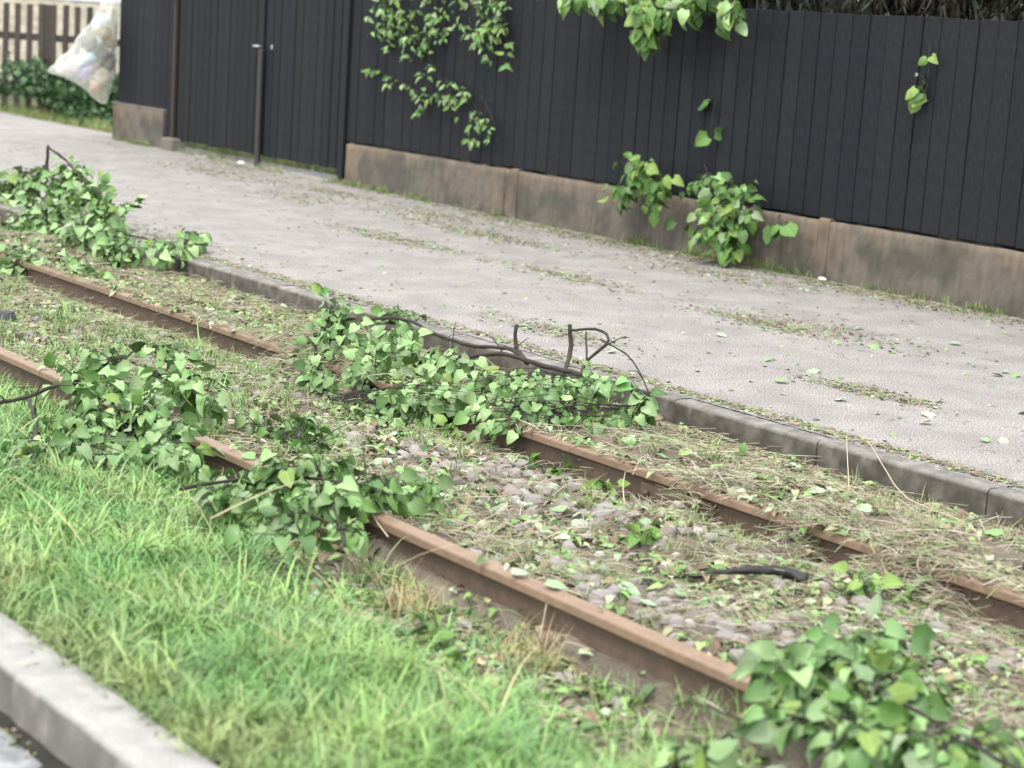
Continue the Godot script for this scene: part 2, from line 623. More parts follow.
func _ready() -> void:
	rng.seed = 20117
	lumps.seed = 5
	lumps.frequency = 1.0
	lumps.fractal_octaves = 3
	fine.seed = 11
	fine.frequency = 1.0
	fine.fractal_octaves = 3
	# camera, sky, sun, exposure
	var cam := Camera3D.new()
	cam.name = "camera"
	cam.position = Vector3(0, 1.94, 0)
	cam.rotation_degrees = Vector3(-10.539, 52.35, 3.765)
	cam.fov = 22.86
	cam.near = 0.05
	cam.far = 1500.0
	var lens := CameraAttributesPhysical.new()
	lens.frustum_focal_length = 59.35
	lens.frustum_focus_distance = 9.5
	lens.frustum_near = 0.05
	lens.frustum_far = 1500.0
	lens.exposure_aperture = 2.2
	cam.attributes = lens
	cam.fov = 22.86
	add_child(cam)
	cam.current = true
	var env := Environment.new()
	env.background_mode = Environment.BG_SKY
	var sm := ProceduralSkyMaterial.new()
	sm.sky_top_color = Color(0.89, 0.895, 0.905)
	sm.sky_horizon_color = Color(0.92, 0.925, 0.93)
	sm.ground_horizon_color = Color(0.5, 0.5, 0.48)
	sm.ground_bottom_color = Color(0.3, 0.3, 0.28)
	sm.energy_multiplier = 1.1
	var sky := Sky.new()
	sky.sky_material = sm
	env.sky = sky
	env.tonemap_mode = Environment.TONE_MAPPER_LINEAR
	env.tonemap_exposure = 2.6
	env.sdfgi_enabled = true
	env.ssao_enabled = true
	env.ssil_enabled = true
	var we := WorldEnvironment.new()
	we.name = "environment"
	we.environment = env
	add_child(we)
	var sun := DirectionalLight3D.new()
	sun.name = "sun"
	sun.light_energy = 0.4
	sun.light_angular_distance = 20.0
	sun.light_color = Color(1.0, 0.98, 0.94)
	sun.shadow_enabled = true
	sun.rotation_degrees = Vector3(-62, 20, 0)
	add_child(sun)

	# ---- materials
	var grain := noise_tex(0.012, 3, Color(0.72, 0.72, 0.72), Color(1, 1, 1))
	var grit := noise_tex(0.09, 4, Color(0.6, 0.59, 0.58), Color(1, 1, 1), 512, 3)
	var faint := noise_tex(0.012, 31, Color(0.9, 0.9, 0.9), Color(1, 1, 1))
	var speck := noise_tex(0.16, 41, Color(0.55, 0.545, 0.54), Color(1, 1, 1), 512, 3)
	var soft_grit := noise_tex(0.06, 14, Color(0.82, 0.81, 0.8), Color(1, 1, 1), 512, 4)
	var streak := noise_tex(0.03, 6, Color(0.62, 0.62, 0.62), Color(1, 1, 1))
	var asphalt := detailed(mat(lin(0.49, 0.462, 0.45), 0.95, speck, 0.9), faint, 0.3)
	var soil := detailed(mat(Color.WHITE, 0.95, grit, 2.2, true), grain, 0.7)
	var concrete := detailed(mat(lin(0.58, 0.575, 0.56), 0.85, speck, 2.2, true), faint, 1.1)
	var concrete_old := detailed(mat(lin(0.40, 0.385, 0.355), 0.9, grit, 5.0, true), grain, 1.1)
	var stained := mat(Color(1.0, 1.0, 1.0), 0.92, grit, 3.0, true)
	var sett := detailed(mat(lin(0.5, 0.52, 0.55), 0.6, grit, 4.0), grain, 1.5)
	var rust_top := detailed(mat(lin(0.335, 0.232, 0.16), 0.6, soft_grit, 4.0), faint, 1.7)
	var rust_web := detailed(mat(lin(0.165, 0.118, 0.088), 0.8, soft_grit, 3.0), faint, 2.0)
	var stone_mats := []
	for c in [[0.36, 0.335, 0.325], [0.45, 0.425, 0.405], [0.28, 0.245, 0.225], [0.40, 0.345, 0.31], [0.40, 0.385, 0.38]]:
		stone_mats.append(mat(lin(c[0], c[1], c[2]), 0.8, grit, 5.0))
	bark = mat(lin(0.062, 0.05, 0.043), 0.85, speck, 6.0)
	var stem_green := mat(lin(0.16, 0.2, 0.07), 0.7)
	var vein := Image.create(64, 128, false, Image.FORMAT_RGB8)
	for y in 128:
		for x in 64:
			var u := absf(x - 31.5) / 32.0
			var t := y / 128.0
			var v := 0.80 + 0.05 * sin(x * 1.7 + y * 0.9) * sin(y * 2.3)
			if u < 0.035: v = 1.0
			var f := fposmod((t - u * 0.55) * 7.0, 1.0)
			if f < 0.1: v = 0.95
			elif f < 0.25: v -= 0.05
			vein.set_pixel(x, y, Color(v, v, v * 0.97))
	var vein_tex := ImageTexture.create_from_image(vein)
	for c in [[0.095, 0.215, 0.055, 0.42], [0.165, 0.335, 0.08, 0.45], [0.29, 0.44, 0.12, 0.5], [0.33, 0.45, 0.28, 0.5], [0.23, 0.365, 0.185, 0.4], [0.50, 0.46, 0.14, 0.5], [0.075, 0.155, 0.045, 0.4]]:
		var m := mat(lin(c[0], c[1], c[2]), c[3])
		m.albedo_texture = vein_tex
		m.backlight = Color(0.4, 0.46, 0.16)
		m.metallic_specular = 0.4
		m.roughness += 0.1
		m.cull_mode = BaseMaterial3D.CULL_DISABLED
		leaf_mats.append(m)
	for p in [[0.88, 0.25, 0.22, 0.2], [0.74, 0.12, 0.3, 0.3], [0.95, 0.45, 0.1, 0.1], [0.7, 0.3, 0.5, 0.35], [0.84, -0.2, 0.25, 0.2], [0.9, 0.7, 0.35, 0.2], [0.8, 0.35, 0.3, 0.25], [0.62, 0.9, 0.6, 0.3], [0.78, -0.35, 0.45, 0.15]]:
		leaf_meshes.append(make_leaf(p[0], p[1], p[2], 8, p[3]))
	var grass_mat := mat(Color.WHITE, 0.55, null, 1.0, true)
	grass_mat.backlight = Color(0.45, 0.5, 0.2)
	grass_mat.cull_mode = BaseMaterial3D.CULL_DISABLED
	var litter_mat := mat(Color.WHITE, 0.7, null, 1.0, true)
	litter_mat.cull_mode = BaseMaterial3D.CULL_DISABLED

	# ---- the setting
	var far_ground := func(_x, _z): return -0.25
	var plain := func(_x, _z): return Color(0.10, 0.11, 0.05)
	tag(put("ground", sheet(-600, 600, 4, -600, 600, 4, far_ground, plain), soil), "", "", "", "structure")
	var earth := func(x: float, z: float) -> Color:
		var c := Color(0.25, 0.21, 0.165)
		var n := lumps.get_noise_2d(x * 2.2, z * 2.2)
		if z > -3.7: c = c.lerp(Color(0.085, 0.10, 0.035), clampf(0.6 + n, 0, 1) * smoothstep(-3.75, -3.2, z))
		elif x < -8.0 and z > -5.3: c = c.lerp(Color(0.09, 0.11, 0.045), clampf(0.5 + n * 1.5, 0, 1))
		else: c = c.lerp(Color(0.40, 0.345, 0.265), clampf(0.35 + n, 0, 1))
		return c * (1.0 + 0.3 * fine.get_noise_2d(x * 14.0, z * 14.0))
	tag(put("track_bed_ground", sheet(-16, 0, 420, -6.5, -2.19, 120, bed, earth), soil), "", "", "", "structure")
	tag(put("track_bed_ground", sheet(-45, -16, 160, -6.5, -2.19, 40, bed, earth), soil), "", "", "", "structure")
	tag(put("track_bed_ground", sheet(0, 16, 60, -6.5, -2.19, 40, bed, earth), soil), "", "", "", "structure")
	var grey := func(_x, _z): return Color.WHITE
	tag(put("pavement", sheet(-45, 16, 320, -11.47, -6.60, 50, pave, grey), asphalt), "", "", "", "structure")
	var garden := func(x: float, z: float) -> float: return 0.13 + 0.04 * lumps.get_noise_2d(x, z) + 0.16 * smoothstep(-12.0, -14.0, z)
	tag(put("garden_ground", sheet(-60, 16, 150, -40, -11.46, 80, garden, plain), soil), "", "", "", "structure")

	# street with its setts
	var street := base("street")
	tag(street, "", "", "", "structure")
	put("road_surface", box(Vector3(80, 0.1, 12), 0.0), mat(lin(0.09, 0.085, 0.08), 0.95, grit, 2.0), street, Vector3(-10, -0.125, 3.93))
	var sett_meshes := []
	for k in 5: sett_meshes.append(box(Vector3(0.178 + 0.004 * (k % 3), 0.06, 0.235 + 0.004 * (k % 2)), 0.012))
	for row in 6:
		for i in 44:
			var o := put("paving_stone", sett_meshes[rng.randi() % 5], sett, street, Vector3(-8.2 + i * 0.192 + 0.09 * (row % 2) + rng.randf_range(-0.004, 0.004), -0.076 + rng.randf_range(-0.004, 0.004), -1.863 + row * 0.25))
			o.rotation = Vector3(rng.randf_range(-0.02, 0.02), rng.randf_range(-0.03, 0.03), rng.randf_range(-0.02, 0.02))
	var gutter := func(x: float, z: float) -> float: return -0.058 + 0.012 * fine.get_noise_2d(x * 8.0, z * 8.0) + 0.02 * smoothstep(-1.95, -2.02, z)
	put("gutter_dirt", sheet(-12, 2, 280, -2.03, -1.93, 5, gutter, func(x, z): return Color(0.05, 0.045, 0.038)), soil, street)

	# kerbs
	var kerb := base("kerb")
	tag(kerb, "", "", "", "structure")
	for i in 19:
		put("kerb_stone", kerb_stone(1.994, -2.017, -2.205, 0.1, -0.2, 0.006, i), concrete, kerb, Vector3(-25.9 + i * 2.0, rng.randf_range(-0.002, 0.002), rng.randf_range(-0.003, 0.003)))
	var edge := base("pavement_kerb")
	tag(edge, "", "", "", "structure")
	for i in 42:
		var old: float = rng.randf_range(0.88, 1.1)
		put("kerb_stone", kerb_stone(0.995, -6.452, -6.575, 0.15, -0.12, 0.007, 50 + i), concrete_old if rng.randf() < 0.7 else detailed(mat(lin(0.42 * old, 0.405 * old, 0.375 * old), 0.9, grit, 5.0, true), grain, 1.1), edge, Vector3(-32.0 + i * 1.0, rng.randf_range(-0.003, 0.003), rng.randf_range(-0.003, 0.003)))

	# rails
	var head := [Vector2(-0.034, 0.094), Vector2(-0.0365, 0.098), Vector2(-0.0365, 0.123), Vector2(-0.033, 0.1285), Vector2(-0.026, 0.1305), Vector2(0.026, 0.1305), Vector2(0.033, 0.1285), Vector2(0.0365, 0.123), Vector2(0.0365, 0.098), Vector2(0.034, 0.094)]
	var web := [Vector2(-0.065, -0.075), Vector2(-0.065, -0.064), Vector2(-0.02, -0.052), Vector2(-0.009, -0.03), Vector2(-0.008, 0.08), Vector2(-0.03, 0.0938), Vector2(0.03, 0.0938), Vector2(0.008, 0.08), Vector2(0.009, -0.03), Vector2(0.02, -0.052), Vector2(0.065, -0.064), Vector2(0.065, -0.075)]
	var r1 := base("rail", Vector3(0, 0, -3.837))
	tag(r1, "long rusty steel rail with its brown web bare, next to the grass verge", "rail", "rails of the tram track")
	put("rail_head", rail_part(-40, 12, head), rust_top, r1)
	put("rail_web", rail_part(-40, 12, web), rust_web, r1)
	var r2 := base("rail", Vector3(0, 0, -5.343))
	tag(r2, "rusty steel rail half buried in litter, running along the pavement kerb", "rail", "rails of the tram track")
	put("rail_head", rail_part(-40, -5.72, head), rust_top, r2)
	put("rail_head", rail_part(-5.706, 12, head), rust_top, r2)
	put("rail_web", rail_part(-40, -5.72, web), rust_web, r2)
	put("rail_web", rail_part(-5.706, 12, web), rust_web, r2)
	for s in [-1, 1]:
		put("fishplate", box(Vector3(0.46, 0.075, 0.016), 0.004), rust_web, r2, Vector3(-5.713, 0.035, s * 0.019))
		for k in 4:
			var st := SurfaceTool.new()
			st.begin(Mesh.PRIMITIVE_TRIANGLES)
			add_tube(st, [Vector3.ZERO, Vector3(0, 0, s * 0.02)], 0.014, 0.013, 6)
			st.generate_normals()
			put("bolt", st.commit(), rust_web, r2, Vector3(-5.713 + (k - 1.5) * 0.12, 0.035, s * 0.026))

	# ballast
	var ballast := base("ballast")
	tag(ballast, "", "", "", "structure")
	var stone_meshes := []
	for k in 9: stone_meshes.append(make_stone(900 + k))
	var spots := []
	for c in [[-6.1, -4.95, 0.55, 0.22, 150], [-6.7, -4.8, 0.4, 0.2, 40], [-3.6, -4.9, 0.5, 0.25, 90], [-5.0, -4.25, 0.6, 0.14, 45], [-4.3, -4.4, 0.5, 0.2, 45], [-9.4, -4.9, 0.5, 0.2, 45], [-10.6, -4.3, 0.6, 0.2, 45], [-4.5, -3.6, 0.6, 0.1, 18], [-8.3, -4.9, 0.4, 0.15, 40]]:
		for i in c[4]: spots.append(Vector2(c[0] + rng.randfn() * c[2], clampf(c[1] + rng.randfn() * c[3], -5.25, -3.5)))
	spots.append(Vector2(-5.62, -4.86))
	var rest_at := []
	var rest_col := []
	for i in spots.size() + 700:
		var p: Vector2 = spots[i] if i < spots.size() else Vector2(rng.randf_range(-14, -2.5), rng.randf_range(-5.28, -3.9))
		var s := rng.randf_range(0.018, 0.038) if i < spots.size() else rng.randf_range(0.008, 0.026)
		if absf(p.y + 3.837) < 0.09: p.y = -4.0
		if i == spots.size() - 1: s = 0.06
		var b := Basis(Vector3(rng.randf_range(-0.4, 0.4), 1, rng.randf_range(-0.4, 0.4)).normalized(), rng.randf() * TAU).scaled_local(Vector3(s * 1.25, s * 0.75, s))
		var at := Vector3(p.x, lies(p.x, p.y) + s * 0.15, p.y)
		if i >= spots.size() or (i < spots.size() - 296 and i % 1 == 0 and p.x < -8.0):
			rest_at.append(Transform3D(b, at))
			var g := rng.randf_range(0.8, 1.25)
			rest_col.append(Color(0.36 * g, 0.33 * g, 0.31 * g))
		elif ballast.get_child_count() < 298 or i == spots.size() - 1:
			var o := put("stone", stone_meshes[rng.randi() % 9], stone_mats[rng.randi() % 4 if i < spots.size() - 1 else 4], ballast)
			o.transform = Transform3D(b, at)
		else:
			rest_at.append(Transform3D(b, at))
			rest_col.append(Color(0.26, 0.24, 0.23))
	many("loose_stones", stone_meshes[2], mat(Color.WHITE, 0.85, null, 1.0, true), rest_at, rest_col, ballast)
	tag(put("dark_stone", stone_meshes[4], mat(lin(0.04, 0.045, 0.06), 0.6, grit, 5.0)), "lump of dark bluish stone on the grassy bed between the rails", "stone")
	var ds: Node3D = get_child(get_child_count() - 1)
	ds.transform = Transform3D(Basis().scaled(Vector3(0.1, 0.06, 0.09)), Vector3(-10.68, lies(-10.68, -4.4) + 0.03, -4.4))

	_fence(grain, grit, streak, concrete_old, stained)
	_beyond(grain, grit, grass_mat)

	# ---- plants and broken branches
	_branches()

	# ---- grass and litter
	var tall := []
	for k in 5: tall.append(make_tuft(26, 0.075, 0.06, 0.2, 0.0062 + 0.0008 * k, 1.3 + 0.45 * k))
	var low := []
	for k in 4: low.append(make_tuft(16, 0.04, 0.04, 0.12, 0.005, 1.0))
	var verge_tint := func(x: float, z: float) -> Color:
		var n := lumps.get_noise_2d(x * 1.8, z * 1.8)
		var c := Color(0.15, 0.335, 0.085).lerp(Color(0.25, 0.39, 0.115), clampf(0.5 + n * 1.2, 0, 1)).lerp(Color(0.18, 0.355, 0.15), clampf(1.4 * lumps.get_noise_2d(x * 3.1, z * 3.1 + 50.0), 0, 0.8))
		var dry := smoothstep(-2.55, -2.24, z + 0.2 * n) * 0.4 + (0.6 if rng.randf() < 0.08 else 0.0)
		c = c.lerp(Color(0.30, 0.285, 0.14), clampf(dry, 0, 0.9))
		return c * rng.randf_range(0.6, 1.35)
	var verge_keep := func(x: float, z: float) -> float:
		var n := lumps.get_noise_2d(x * 2.5 + 3.0, z * 2.5)
		var bare := smoothstep(-2.95, -3.3, z + 0.45 * n) * smoothstep(-6.5, -5.7, x)
		return clampf(1.0 - bare * 1.05, 0.04, 1.0) * clampf(0.8 + 1.6 * n, 0.25, 1.0)
	spread_tufts(6800, [-9.5, -2.2, -3.6, -2.215], tall, verge_keep, verge_tint, "grass", grass_mat)
	spread_tufts(6500, [-9.5, -2.2, -3.76, -2.2], low, func(x, z): return clampf(1.0 - smoothstep(-2.95, -3.4, z) * smoothstep(-6.4, -5.4, x), 0.2, 1.0), verge_tint, "grass", grass_mat)
	spread_tufts(3500, [-28, -9.5, -3.74, -2.215], tall, func(x, z): return 0.8, verge_tint, "grass", grass_mat)
	spread_tufts(1200, [-2.2, 6.0, -3.74, -2.215], tall, func(x, z): return 0.8, verge_tint, "grass", grass_mat)
	var bed_tint := func(x: float, z: float) -> Color:
		return Color(0.14, 0.27, 0.07).lerp(Color(0.33, 0.32, 0.16), rng.randf() * 0.8) * rng.randf_range(0.7, 1.25)
	var bed_keep := func(x: float, z: float) -> float:
		var n := lumps.get_noise_2d(x * 1.7 + 20.0, z * 2.6)
		return clampf(smoothstep(-6.5, -8.5, x) * (0.45 + 1.3 * n) + 0.10 + 0.25 * n, 0, 1)
	spread_tufts(6000, [-20, -2.5, -5.2, -3.92], low, bed_keep, bed_tint, "grass", grass_mat)
	spread_tufts(2600, [-20, -2.5, -6.43, -5.4], low, func(x, z): return 0.14 + 0.25 * lumps.get_noise_2d(x * 2.0, z * 2.0 + 7.0), bed_tint, "grass", grass_mat)
	spread_tufts(260, [-11.5, -7.0, -5.0, -4.0], tall, func(x, z): return smoothstep(0.05, 0.3, lumps.get_noise_2d(x * 2.0, z * 2.0)), verge_tint, "grass", grass_mat)
	var foot := func(x: float, z: float) -> float: return clampf(0.25 + 1.2 * lumps.get_noise_2d(x * 1.1, 3.0), 0, 1) * (0.35 if x < -17.6 and x > -21.5 else 1.0)
	spread_tufts(1500, [-23.0, -6.0, -10.98, -10.90], low, foot, bed_tint, "grass", grass_mat)
	_litter(litter_mat, grass_mat)

func _fence(grain: Texture2D, grit: Texture2D, streak: Texture2D, concrete_old: Material, stained: Material) -> void:
	var tar := []
	for c in [[0.0100, 0.0134, 0.0217], [0.0115, 0.0156, 0.0239], [0.0089, 0.0121, 0.0199], [0.0126, 0.0160, 0.0234], [0.0108, 0.0138, 0.0205]]:
		var m := mat(lin(c[0] * 1.7, c[1] * 1.6, c[2] * 1.3), 0.75, streak, 1.0)
		m.metallic_specular = 0.35
		m.uv1_scale = Vector3(7.0, 0.5, 7.0)
		tar.append(m)
	var worn := []
	for c in [[0.0150, 0.0178, 0.0208], [0.0175, 0.0196, 0.0222], [0.0132, 0.0156, 0.0184]]:
		var m := mat(lin(c[0], c[1], c[2]), 0.7, streak, 1.0)
		m.metallic_specular = 0.35
		m.uv1_scale = Vector3(7.0, 0.5, 7.0)
		worn.append(m)
	var fence := base("board_fence", Vector3(-17.48, 0.65, -11.035))
	tag(fence, "long black tarred fence of upright boards standing on the concrete base wall", "fence", "black board fences")
	var board := []
	for k in 3: board.append(box(Vector3(0.166 + 0.002 * k, 1.58, 0.024), 0.003))
	var batten := box(Vector3(0.05, 1.57, 0.02), 0.003)
	for i in 70:
		var o := put("board", board[rng.randi() % 3], tar[rng.randi() % 5], fence, Vector3(0.09 + i * 0.175, 0.79 + rng.randf_range(-0.006, 0.006), rng.randf_range(-0.003, 0.004)))
		o.rotation = Vector3(rng.randf_range(-0.002, 0.002), rng.randf_range(-0.012, 0.012), rng.randf_range(-0.002, 0.002))
		put("batten", batten, tar[2], fence, Vector3(0.0025 + i * 0.175, 0.79, -0.025))
	for y in [0.03, 0.8, 1.4]: put("fence_rail", box(Vector3(12.4, 0.09, 0.05), 0.005), tar[0], fence, Vector3(6.2, y, -0.062))
	for i in 5: put("fence_post", box(Vector3(0.1, 2.1, 0.1), 0.006), tar[1], fence, Vector3(0.06 + i * 3.1, 0.51, -0.14))

	var wall := base("concrete_wall", Vector3(-17.42, 0, -10.985))
	tag(wall, "long low stained concrete base wall under the black board fence", "wall")
	var joints := [-17.35, -14.48, -10.38, -6.6]
	var ends := [-17.42, -14.55, -10.35, -6.5, -3.5]
	for i in 4:
		put("wall_panel", wall_panel(ends[i + 1] - ends[i] - 0.008, 0.0, 0.628, 0.13, ends[i], joints), stained, wall, Vector3(ends[i] + 17.42, 0, 0))
	for x in [-14.46, -10.42, -6.55]:
		put("wall_pillar", wall_panel(0.11, 0.0, 0.648, 0.12, x, joints), stained, wall, Vector3(x + 17.42, 0, 0.006))

	# gate
	for g in 2:
		var x0: float = [-21.42, -19.28][g]
		var n: int = [13, 10][g]
		var gate := base("gate_leaf", Vector3(x0, 0.33, -11.03))
		tag(gate, ["wider greyish board gate leaf beside the brown gate post", "narrower black board gate leaf between the drop bolt and the base wall"][g], "gate", "leaves of the board gate")
		var bm := box(Vector3(0.15, 1.92, 0.022), 0.004)
		for i in n:
			var o := put("board", bm, worn[rng.randi() % 3] if g == 0 else tar[rng.randi() % 5], gate, Vector3(0.08 + i * 0.1595, 0.96 + rng.randf_range(-0.008, 0.008), rng.randf_range(-0.004, 0.004)))
			o.rotation.y = rng.randf_range(-0.015, 0.015)
			if i > 0 and not (g == 1 and i == 3): put("batten", box(Vector3(0.04, 1.9, 0.018), 0.002), tar[2], gate, Vector3(i * 0.1595, 0.96, -0.022))
		if g == 0: put("cover_strip", box(Vector3(0.11, 1.92, 0.02), 0.003), tar[2], gate, Vector3(13 * 0.1595 + 0.03, 0.96, -0.024))
		for y in [0.25, 1.65]: put("gate_rail", box(Vector3(n * 0.1595, 0.09, 0.045), 0.004), tar[0], gate, Vector3(n * 0.07975, y, -0.055))
		if g == 1:
			var steel := mat(lin(0.55, 0.55, 0.55), 0.35)
			steel.metallic = 0.7
			put("drop_bolt", box(Vector3(0.085, 1.36, 0.05), 0.01), mat(lin(0.018, 0.019, 0.022), 0.5), gate, Vector3(-0.04, 0.53, 0.045))
			var st := SurfaceTool.new()
			st.begin(Mesh.PRIMITIVE_TRIANGLES)
			add_tube(st, [Vector3(-0.10, 0, 0.06), Vector3(0.02, 0, 0.06)], 0.012, 0.011, 8)
			add_tube(st, [Vector3(0.0, 0, 0.0), Vector3(0.0, 0, 0.06)], 0.01, 0.01, 8)
			st.generate_normals()
			put("handle", st.commit(), steel, gate, Vector3(-0.04, 1.24, 0.04))
			put("lock_plate", box(Vector3(0.025, 0.05, 0.012), 0.004), steel, gate, Vector3(0.14, 1.24, 0.018))
	var hinge_post := base("gate_post", Vector3(-21.52, 0.15, -11.02))
	tag(hinge_post, "slim brown weathered gate post on a grey concrete foot", "gate post", "gate posts")
	put("post", box(Vector3(0.045, 2.0, 0.05), 0.008), mat(lin(0.09, 0.065, 0.05), 0.85, streak, 2.0), hinge_post, Vector3(0, 1.12, 0))
	put("jamb", box(Vector3(0.22, 1.92, 0.03), 0.004), tar[2], hinge_post, Vector3(0.02, 1.16, -0.05))
	put("post_foot", box(Vector3(0.3, 0.26, 0.2), 0.02), mat(lin(0.25, 0.22, 0.19), 0.9, grit, 3.0), hinge_post, Vector3(0.06, 0.07, 0.02))
	put("metal_cap", box(Vector3(0.05, 0.1, 0.02), 0.005), mat(lin(0.6, 0.62, 0.65), 0.5), hinge_post, Vector3(0.02, 1.95, 0.056))
	var end_post := base("gate_post", Vector3(-17.56, 0.15, -11.04))
	tag(end_post, "square black gate post beside the end of the concrete base wall", "gate post", "gate posts")
	put("post", box(Vector3(0.12, 2.08, 0.1), 0.006), tar[1], end_post, Vector3(0, 1.05, 0))

	var short := base("board_fence", Vector3(-23.1, 0.68, -11.03))
	tag(short, "short black board fence section where the plastic bag hangs", "fence", "black board fences")
	for i in 8:
		put("board", box(Vector3(0.165, 1.56, 0.024), 0.004), tar[rng.randi() % 5], short, Vector3(0.09 + i * 0.172, 0.78, rng.randf_range(-0.003, 0.003)))
		put("batten", box(Vector3(0.05, 1.54, 0.02), 0.002), tar[2], short, Vector3(0.005 + i * 0.172, 0.78, -0.024))
	put("board", box(Vector3(0.12, 1.95, 0.024), 0.004), tar[0], short, Vector3(1.45, 0.6, 0.0))
	for y in [0.3, 1.3]: put("fence_rail", box(Vector3(1.5, 0.09, 0.05), 0.004), tar[0], short, Vector3(0.75, y, -0.065))
	put("fence_post", box(Vector3(0.1, 1.62, 0.1), 0.006), tar[1], short, Vector3(0.06, 0.76, -0.1))
	var pier := base("concrete_pier", Vector3(-23.17, 0, -10.99))
	tag(pier, "short light brown concrete base block under the fence by the bag", "wall")
	put("wall_panel", wall_panel(1.44, 0.0, 0.66, 0.15, -10.8, [-10.6]), stained, pier)
	put("wall_cap", box(Vector3(1.45, 0.02, 0.16), 0.004), concrete_old, pier, Vector3(0.72, 0.671, -0.075))

	# the bag of rubbish hanging on the fence end
	var bag := base("plastic_bag", Vector3(-23.12, 2.12, -10.95))
	tag(bag, "translucent white plastic bag of rubbish hanging on the end of the black fence", "plastic bag")
	var film := mat(Color(0.92, 0.93, 0.88, 0.27), 0.2)
	film.transparency = BaseMaterial3D.TRANSPARENCY_ALPHA
	film.cull_mode = BaseMaterial3D.CULL_DISABLED
	film.backlight = Color(0.5, 0.5, 0.5)
	var rows := [[2.14, -0.03, 0.02], [2.02, -0.12, 0.05], [1.98, -0.15, 0.05], [1.75, -0.25, 0.05], [1.47, -0.46, 0.04], [1.35, -0.53, 0.03], [1.19, -0.69, 0.02], [1.08, -0.80, 0.015], [1.02, -0.82, 0.01], [0.97, -0.62, 0.0], [0.85, -0.38, -0.01], [0.73, -0.25, -0.05], [0.66, -0.15, -0.07]]
	var along := Vector3(0.5, 0, -0.866)
	var outw := Vector3(0.866, 0, 0.5)
	var st := SurfaceTool.new()
	st.begin(Mesh.PRIMITIVE_TRIANGLES)
	var ring := 40
	var grid := []
	var steps := 40
	for i in steps + 1:
		var f := float(i) / steps * (rows.size() - 1)
		var k := mini(int(f), rows.size() - 2)
		var t := f - k
		var y := lerpf(rows[k][0], rows[k + 1][0], t)
		var lo := lerpf(rows[k][1], rows[k + 1][1], t)
		var hi := lerpf(rows[k][2], rows[k + 1][2], t)
		var half := (hi - lo) / 2.0
		var thick := minf(0.19, half * 0.8)
		var g := []
		for j in ring:
			var a := TAU * j / ring
			var n := 1.0 + 0.16 * fine.get_noise_3d(cos(a) * 2.5, y * 4.0, sin(a) * 2.5) + 0.05 * sin(a * 9.0 + y * 6.0) * smoothstep(1.2, 2.0, y)
			g.append(along * ((lo + hi) / 2.0 + half * cos(a) * n) + outw * thick * sin(a) * n + Vector3(0, y - 2.12 + 0.02 * fine.get_noise_2d(a * 3.0, y * 5.0), 0))
		grid.append(g)
	for i in steps:
		for j in ring:
			var n := (j + 1) % ring
			for p in [grid[i][j], grid[i + 1][n], grid[i + 1][j], grid[i][j], grid[i][n], grid[i + 1][n]]: st.add_vertex(p)
	for j in range(1, ring - 1):
		for p in [grid[steps][0], grid[steps][j], grid[steps][j + 1]]: st.add_vertex(p)
	st.generate_normals()
	put("bag_film", st.commit(), film, bag)
	for c in [[-0.10, 1.55, 0.10, 0.09, [0.20, 0.14, 0.05]], [-0.2, 1.58, 0.08, 0.06, [0.35, 0.27, 0.06]], [-0.06, 1.44, 0.07, 0.08, [0.3, 0.22, 0.08]], [-0.22, 1.4, 0.11, 0.08, [0.35, 0.42, 0.45]], [-0.42, 1.2, 0.09, 0.07, [0.75, 0.8, 0.82]], [-0.62, 1.06, 0.11, 0.05, [0.8, 0.78, 0.74]], [-0.25, 1.15, 0.09, 0.07, [0.14, 0.13, 0.12]], [-0.06, 1.15, 0.07, 0.12, [0.2, 0.2, 0.16]], [-0.2, 1.64, 0.07, 0.07, [0.6, 0.72, 0.76]], [-0.12, 0.93, 0.1, 0.07, [0.35, 0.3, 0.25]], [-0.30, 1.42, 0.12, 0.12, [0.06, 0.07, 0.08]], [-0.14, 1.27, 0.12, 0.12, [0.07, 0.085, 0.075]], [-0.33, 1.22, 0.15, 0.1, [0.45, 0.62, 0.75]], [-0.5, 1.1, 0.15, 0.09, [0.75, 0.75, 0.78]], [-0.35, 1.04, 0.14, 0.09, [0.42, 0.38, 0.6]], [-0.14, 1.02, 0.12, 0.12, [0.5, 0.45, 0.36]], [-0.2, 0.86, 0.1, 0.1, [0.55, 0.42, 0.3]], [-0.14, 1.72, 0.08, 0.1, [0.6, 0.72, 0.78]]]:
		var o := put("rubbish", make_stone(int(c[1] * 1000.0)), mat(lin(c[4][0], c[4][1], c[4][2]), 0.6), bag, along * c[0] + Vector3(0, c[1] - 2.12, 0))
		o.scale = Vector3(c[2] * 1.1, c[3], c[2])
		o.rotation = Vector3(c[1] * 5.0, c[0] * 9.0, 0)

